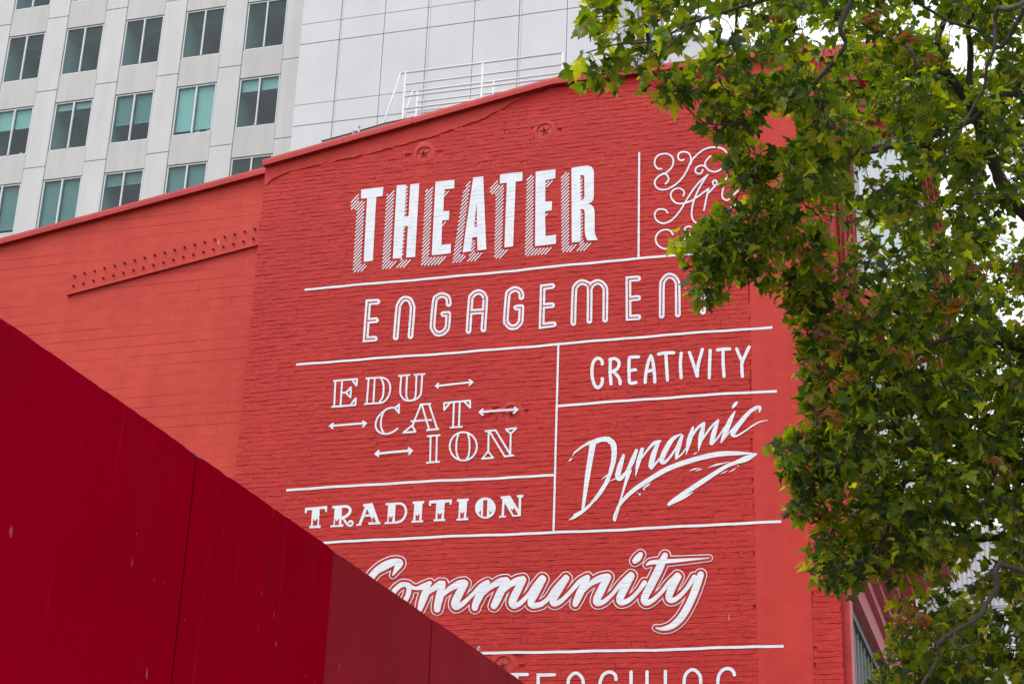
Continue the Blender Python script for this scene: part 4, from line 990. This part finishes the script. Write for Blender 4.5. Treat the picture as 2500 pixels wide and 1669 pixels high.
limb([J(4.4), D(2500, 1156, 13.3), D(2400, 1158, 13.2), D(2326, 1159, 13.2), D(2246, 1099, 13.2), D(2189, 1044, 13.2), D(2186, 987, 13.2), D(2151, 907, 13.3), D(2110, 830, 13.4)], .075, .012)
limb([D(2285, 1153, 13.2), D(2218, 1170, 13.0), D(2205, 1183, 13.0), D(2185, 1233, 12.9), D(2159, 1309, 12.9), D(2132, 1348, 12.8), D(2083, 1375, 12.8), D(2010, 1400, 12.7)], .03, .007)
limb([J(5.4), D(2500, 869, 13.6), D(2431, 831, 13.6), D(2390, 831, 13.6), D(2352, 821, 13.7), D(2260, 800, 13.8), D(2150, 740, 13.9), D(2060, 700, 13.9)], .06, .010)
limb([D(2400, 800, 13.0), D(2288, 834, 12.8), D(2253, 856, 12.7), D(2224, 882, 12.7), D(2183, 882, 12.7), D(2100, 860, 12.7), D(2010, 880, 12.7)], .02, .006)
limb([D(2189, 1044, 13.2), D(2120, 1040, 13.0), D(2050, 1070, 12.9), D(1960, 1080, 12.8)], .02, .006)
limb([D(2060, 700, 13.9), D(1990, 690, 13.8), D(1900, 660, 13.7), D(1800, 660, 13.6), D(1730, 690, 13.6)], .012, .005)
limb([J(6.6), D(2500, 520, 13.8), D(2420, 380, 13.8), D(2370, 260, 13.7), D(2330, 201, 13.7), D(2311, 178, 13.7), D(2301, 138, 13.7), D(2288, 105, 13.7), D(2305, 52, 13.7), D(2332, 8, 13.7), D(2340, -60, 13.7)], .06, .014)
limb([D(2301, 138, 13.7), D(2250, 118, 13.6), D(2211, 98, 13.6), D(2203, 79, 13.6), D(2150, 30, 13.5), D(2080, 5, 13.4)], .022, .007)
limb([D(2315, 180, 13.7), D(2270, 172, 13.5), D(2232, 178, 13.4), D(2190, 198, 13.3), D(2120, 215, 13.2), D(2040, 210, 13.1), D(1960, 230, 13.0)], .022, .006)
limb([D(2366, 232, 13.7), D(2368, 172, 13.8), D(2370, 115, 13.8), D(2364, 57, 13.8), D(2399, 0, 13.8), D(2420, -60, 13.8)], .03, .014)
limb([J(10.6), D(2500, 6, 12.6), D(2439, 21, 12.5), D(2430, 57, 12.5), D(2428, 115, 12.4), D(2410, 163, 12.4), D(2403, 210, 12.4), D(2363, 287, 12.3), D(2330, 350, 12.2)], .024, .006)
limb([D(2500, 20, 12.8), D(2495, 34, 12.8), D(2454, 105, 12.8), D(2428, 113, 12.8), D(2387, 73, 12.9), D(2324, 55, 12.9), D(2257, 17, 13), D(2200, -20, 13)], .022, .008)
limb([J(8.6), D(2480, 230, 12.9), D(2380, 290, 12.9), D(2299, 325, 12.9), D(2187, 357, 12.9), D(2098, 379, 12.9), D(2028, 389, 12.9), D(1940, 400, 12.8), D(1850, 380, 12.7)], .030, .006)
limb([D(2203, 79, 13.0), D(2215, 110, 12.6), D(2232, 140, 12.5), D(2236, 200, 12.5), D(2238, 251, 12.5)], .016, .010)
limb([D(2100, -40, 12.4), D(2053, 60, 12.3), D(2064, 108, 12.3), D(2037, 146, 12.3), D(1989, 204, 12.3), D(1954, 226, 12.3), D(1880, 260, 12.3), D(1800, 300, 12.3)], .022, .006)
limb([J(11.2), D(2300, -120, 12.4), D(2100, -40, 12.4), D(1950, -20, 12.3), D(1800, 20, 12.2), D(1680, 60, 12.1), D(1600, 100, 12.1), D(1500, 110, 12.0), D(1430, 130, 12.0)], .026, .004)
limb([D(1680, 60, 12.1), D(1640, 110, 12.0), D(1570, 150, 12.0)], .009, .004)
limb([D(1800, 20, 12.2), D(1795, 80, 12.3), D(1790, 130, 12.3), D(1740, 150, 12.3)], .010, .005)
limb([D(1800, 300, 12.3), D(1720, 300, 12.3), D(1650, 235, 12.3)], .007, .004)
limb([D(1850, 380, 12.7), D(1800, 480, 12.8), D(1760, 560, 12.9), D(1700, 610, 13.0), D(1660, 600, 13.0)], .008, .004)
limb([J(3.9), D(2500, 1395, 12.6), D(2430, 1441, 12.5), D(2390, 1504, 12.4), D(2331, 1540, 12.4), D(2291, 1570, 12.3), D(2288, 1607, 12.3), D(2251, 1669, 12.2), D(2200, 1720, 12.2)], .026, .009, .09)
limb([D(2331, 1540, 12.4), D(2330, 1580, 12.2), D(2370, 1575, 12.1), D(2410, 1540, 12.0)], .010, .004)
limb([J(4.1), D(2560, 1300, 14.6), D(2450, 1310, 14.6), D(2350, 1320, 14.6), D(2250, 1330, 14.5), D(2180, 1320, 14.4)], .05, .010)
for az, el, z0 in ((-.5, .3, 6), (.2, .5, 7.5), (.9, .3, 5.5), (-1.2, .4, 7), (1.6, .5, 8.5), (2.4, .5, 9.5), (.5, .25, 4.6), (-.9, .2, 5.2)):   # limbs on the street side
    d = np.array([math.cos(az), math.sin(az), 0])*3.6; limb([J(z0), J(z0)+d*.4+np.array([0, 0, .5*el*2]), J(z0)+d+np.array([0, 0, 2.2*el])], .06, .012)
tr = MB()
MB().tube(*LIMBS[0], n=12).build('trunk', 'bark', tree, smooth=True)
for p, r in LIMBS[1:]: MB().tube(p, r, n=7).build('limb', 'bark', tree, smooth=True)
NODES = np.array([q for p, r in LIMBS[1:] for q in p])

# crown outline seen from the pavement (left side), used only to find where the twigs end
OUT = [(1385, 130), (1412, 40), (1450, -120), (2700, -120), (2700, 1800), (2120, 1800), (2075, 1640), (2100, 1540), (2070, 1470), (2010, 1480), (1960, 1395), (2000, 1320), (1985, 1270), (1925, 1275), (1885, 1215), (1915, 1170), (1880, 1110), (1905, 1030), (1915, 985), (1950, 960), (1925, 900), (1950, 860), (1935, 810), (1895, 760), (1905, 715), (1850, 690), (1760, 715), (1715, 770), (1688, 750), (1695, 670), (1655, 620), (1640, 570), (1700, 585), (1745, 520), (1795, 470), (1770, 440), (1800, 405), (1745, 375), (1725, 330), (1680, 290), (1690, 235), (1630, 262), (1600, 240), (1625, 190), (1570, 180), (1500, 205), (1420, 215)]
OA = np.array(OUT, float)
def inside(x, y):
    c = False; j = len(OUT)-1
    for i in range(len(OUT)):
        xi, yi = OUT[i]; xj, yj = OUT[j]
        if (yi > y) != (yj > y) and x < (xj-xi)*(y-yi)/(yj-yi)+xi: c = not c
        j = i
    return c
def edge_dist(x, y):
    a = OA; b = np.roll(OA, -1, 0); p = np.array([x, y]); ab = b-a
    t = np.clip(((p-a)*ab).sum(1)/(ab*ab).sum(1), 0, 1); return np.sqrt((((a+ab*t[:, None])-p)**2).sum(1).min())
HOLES = [(2310, 60, 30), (2120, 60, 24), (1755, 60, 38), (1950, 60, 30), (2385, 160, 34), (2250, 60, 22), (2490, 110, 22), (2085, 430, 22), (2100, 490, 20), (2165, 400, 20), (1890, 320, 45), (1990, 110, 26), (2480, 560, 40), (2440, 430, 35), (2300, 470, 30), (2060, 640, 22), (2130, 690, 22), (2210, 670, 22), (2300, 690, 22), (2490, 780, 30), (2250, 1420, 24), (2330, 1430, 22), (2430, 1430, 24), (2090, 1570, 60), (2115, 1500, 52), (2150, 1450, 36), (2080, 1180, 25), (2200, 1165, 28), (2035, 600, 20), (1870, 880, 20), (2020, 1020, 18), (2030, 960, 15), (1690, 460, 40), (1800, 560, 14), (1900, 640, 16), (1850, 170, 25)]
def density(x, y):
    if y < 170: d = .46 if x < 1830 else .92
    elif y < 420: d = .98
    elif y < 760: d = .95
    elif y < 1250: d = 1.45
    else: d = .85
    if x < 1790 and y < 270: d *= .62
    if 1725 < x < 1900 and 320 < y < 640: d *= 1.35
    if x > 2350 and y < 760: d *= .9
    for hx, hy, hr in HOLES:
        q = math.hypot(x-hx, (y-hy))/hr
        if q < 1.0: d *= .02
        elif q < 1.6: d *= .35
    return d
tips = []; tries = 0
while len(tips) < 2050 and tries < 150000:
    tries += 1; x, y = rnd(1370, 2620), rnd(-110, 1790)
    if not inside(x, y) or random.random() > density(x, y)/1.45: continue
    e = edge_dist(x, y)
    if e < (14 if x < 1800 else 24): continue
    th = min(1.9, .25+e/170.); base = 12.2+min(1.2, max(0, (x-1500)/700))
    tips.append(at_dist(x, y, base+RNG.uniform(-.55, 1.0)*th))
for x, y in ((1652, 585), (1672, 612), (1690, 640), (1712, 660), (1700, 700), (1704, 742), (1728, 690), (1740, 650), (1680, 590), (1720, 615), (1604, 220), (1640, 232), (1672, 222), (1760, 600), (1720, 575), (1745, 575), (1700, 660), (1660, 598), (1905, 1110), (1920, 1090), (1975, 1395), (1990, 1375)):
    tips.append(at_dist(x, y, 12.5+RNG.uniform(-.15, .25)))
# the rest of the crown, street side and above the picture
n_off = 0
while n_off < 330:
    q = RNG.normal(0, 1, 3); q = q/np.linalg.norm(q)*RNG.uniform(.55, 1)**.5
    p = np.array([1.9, -8.6, 8.3])+q*np.array([4.0, 4.2, 5.0]); 
    if p[2] < 3.4: continue
    px, py = project(p)
    if -80 < px < 2560 and -60 < py < 1730: continue
    tips.append(p); n_off += 1

# leaf shapes: five lobes with teeth, folded and curled
HALF = [(.00, .00), (.10, -.09), (.24, -.13), (.36, -.05), (.33, .05), (.45, .10), (.60, .22), (.56, .30), (.62, .42), (.44, .41), (.30, .43), (.24, .47), (.30, .58), (.24, .66), (.22, .76), (.12, .84), (.07, .92), (.00, 1.06)]
out2 = HALF+[(-x, y) for x, y in HALF[-2:0:-1]]
def leaf_tpl(seed):
    r = np.random.default_rng(seed); pts = np.array(out2)*(1+r.normal(0, .05, (len(out2), 2)))
    pts[0] = (0, 0)
    mid = np.array([(0, .30), (0, .62)])
    allp = np.vstack([mid, pts]); n = len(pts)
    fold, curl, cup = r.uniform(-.15, .9), r.uniform(-.3, 1.3), r.uniform(-.8, .8)
    allp = allp*np.array([r.uniform(.75, 1.12), 1.0])
    z = fold*np.abs(allp[:, 0])-curl*(allp[:, 1]-.3)**2*.8+cup*allp[:, 0]**2+r.normal(0, .02, len(allp))
    z[:2] = -curl*(mid[:, 1]-.3)**2*.8
    f = []
    top = HALF.index((.00, 1.06))
    for i in range(n):
        j = (i+1) % n; yi = (pts[i][1]+pts[j][1])/2
        f.append((0 if yi < .45 else 1, 2+i, 2+j))
    i1 = [i for i in range(n) if (pts[i][1]+pts[(i+1) % n][1])/2 >= .45]
    f.append((0, 2+i1[0], 1)); f.append((0, 1, 2+(i1[-1]+1) % n))
    return np.column_stack([allp, z]), np.array(f)
TPL = [leaf_tpl(s) for s in range(28)]
def frame(tip, nrm):
    y = tip/np.linalg.norm(tip); n = nrm-y*(nrm@y); n = n/(np.linalg.norm(n)+1e-9); x = np.cross(y, n); return np.column_stack([x, y, n])
BROWN = [(2095, 745), (2110, 770), (1999, 800), (2050, 825), (2060, 860), (2180, 835), (2070, 905), (2290, 735), (2310, 740), (2222, 870), (2090, 905), (2245, 1505), (2225, 1490), (2000, 650), (1960, 600), (1935, 1235), (1900, 40), (2130, 25), (2120, 55), (2410, 660), (2370, 670), (2480, 655), (2275, 118), (2435, 1125), (2450, 1150), (2230, 70), (2040, 1020)]
leaves = []                                     # (verts, faces, colour, pixel size)
twigs = MB()
def leaf_colour():
    u = random.random()
    if u < .18: c = (.36, .345, .022)
    elif u < .56: c = (.205, .250, .018)
    elif u < .80: c = (.105, .165, .020)
    else: c = (.050, .090, .028)
    k = rnd(.75, 1.25); return (c[0]*k, c[1]*k, c[2]*k)
def add_leaf(base, d, up, size, col, dead=False):
    V, F = random.choice(TPL); V = V*np.array([1, 1, 1.0])
    if dead: V = V*np.array([.55, .9, 2.6])
    Fm = frame(d, up); W3 = base+(V*size)@Fm.T
    p0 = project(base); big = size*FPX/np.linalg.norm(base-CAM)
    ok = -20 < p0[0] < 2520 and -20 < p0[1] < 1690
    leaves.append((W3, F, col, big*(abs(Fm[:, 2]@((base-CAM)/np.linalg.norm(base-CAM)))+.15) if ok else 0, base))
TA = np.array(tips); d0 = np.sqrt(((TA[:, None, :]-NODES[None, ::3, :])**2).sum(2)).min(1)
tips = [tips[i] for i in np.argsort(d0)]
GN = np.zeros((len(NODES)+len(tips)*3, 3)); gr = len(NODES); GN[:gr] = NODES
for tip in tips:                                # each twig grows from the nearest wood there is so far
    cur = GN[:gr]
    dd = ((cur-tip)**2).sum(1)+1.2*np.maximum(0, cur[:, 2]-tip[2]-.3)**2; src = cur[dd.argmin()]
    v = tip-src; L = np.linalg.norm(v)+1e-6
    mid = src+v*.5+np.array([0, 0, .10*L])+RNG.normal(0, .06*L, 3)
    path = [src+(mid-src)*t*2 if t < .5 else mid+(tip-mid)*(t*2-1) for t in np.linspace(0, 1, 6)]
    path = [p+RNG.normal(0, .010, 3)*(0 < i < 5) for i, p in enumerate(path)]
    GN[gr:gr+3] = path[2:5]; gr += 3
    r0 = .0035+.004*min(1, L)
    twigs.tube(path, [r0*(1-.11*i) for i in range(6)], 4, caps=False)
    px, py = project(tip); n = random.randint(8, 12)
    near_brown = any(math.hypot(px-bx, py-by) < 26 for bx, by in BROWN)
    for k in range(n):
        t = 1-min(.8, .34/L)*(k/n)**1.05
        seg = t*5; i = min(4, int(seg)); b = path[i]+(path[i+1]-path[i])*(seg-i)
        axis = v/(L+1e-9)
        rad = RNG.normal(0, 1, 3); rad -= axis*(rad@axis); rad /= np.linalg.norm(rad)+1e-9
        pet = rad*rnd(.03, .10)+axis*rnd(0, .05)+np.array([0, 0, -.01])
        d = rad*.8+axis*.5+RNG.normal(0, .35, 3)+np.array([0, 0, -.45])
        up = np.array([0, 0, 1.0])*rnd(.5, 1.4)+RNG.normal(0, .55, 3)
        s = rnd(.055, .108) if random.random() < .8 else rnd(.036, .060)
        if py < 260 and px < 1800: s *= 1.2
        twigs.tube([b, b+pet], [.0022, .0016], 3, caps=False)
        add_leaf(b+pet, d, up, s, leaf_colour())
for bx, by in BROWN:
    c = at_dist(bx, by, 11.75+RNG.uniform(-.1, .2))
    for k in range(random.randint(2, 4)):
        q = rnd(.45, 1.05); add_leaf(c+RNG.normal(0, .035, 3), RNG.normal(0, .5, 3)+np.array([0, 0, -.8]), RNG.normal(0, 1, 3), rnd(.06, .10), (.21*q, .075*q, .022*q), True)
twigs.build('twigs', 'bark', tree, kind='stuff')
order = sorted(range(len(leaves)), key=lambda i: -leaves[i][3]); single = set(order[:300])
def leaf_mesh(name, items):
    vs = np.vstack([it[0] for it in items]); fs = []; cols = []; off = 0
    for W3, F, c, _, _ in items:
        fs.append(F+off); off += len(W3); cols.append(np.tile(np.array([*c, 1.0]), (len(W3), 1)))
    me = bpy.data.meshes.new(name); fs = np.vstack(fs)
    me.vertices.add(len(vs)); me.vertices.foreach_set('co', vs.ravel())
    me.loops.add(len(fs)*3); me.loops.foreach_set('vertex_index', fs.ravel().astype(np.int32))
    me.polygons.add(len(fs)); me.polygons.foreach_set('loop_start', np.arange(0, len(fs)*3, 3, dtype=np.int32))
    me.update(calc_edges=True)
    a = me.attributes.new('tint', 'FLOAT_COLOR', 'POINT'); a.data.foreach_set('color', np.vstack(cols).ravel())
    me.polygons.foreach_set('use_smooth', [True]*len(me.polygons)); return me
for i in order[:300]: obj('leaf', leaf_mesh('leaf', [leaves[i]]), 'leaf', tree)
obj('foliage', leaf_mesh('foliage', [leaves[i] for i in range(len(leaves)) if i not in single]), 'leaf', tree, kind='stuff')
print('leaves', len(leaves), 'bricks', len(cells), 'blocks', nb)
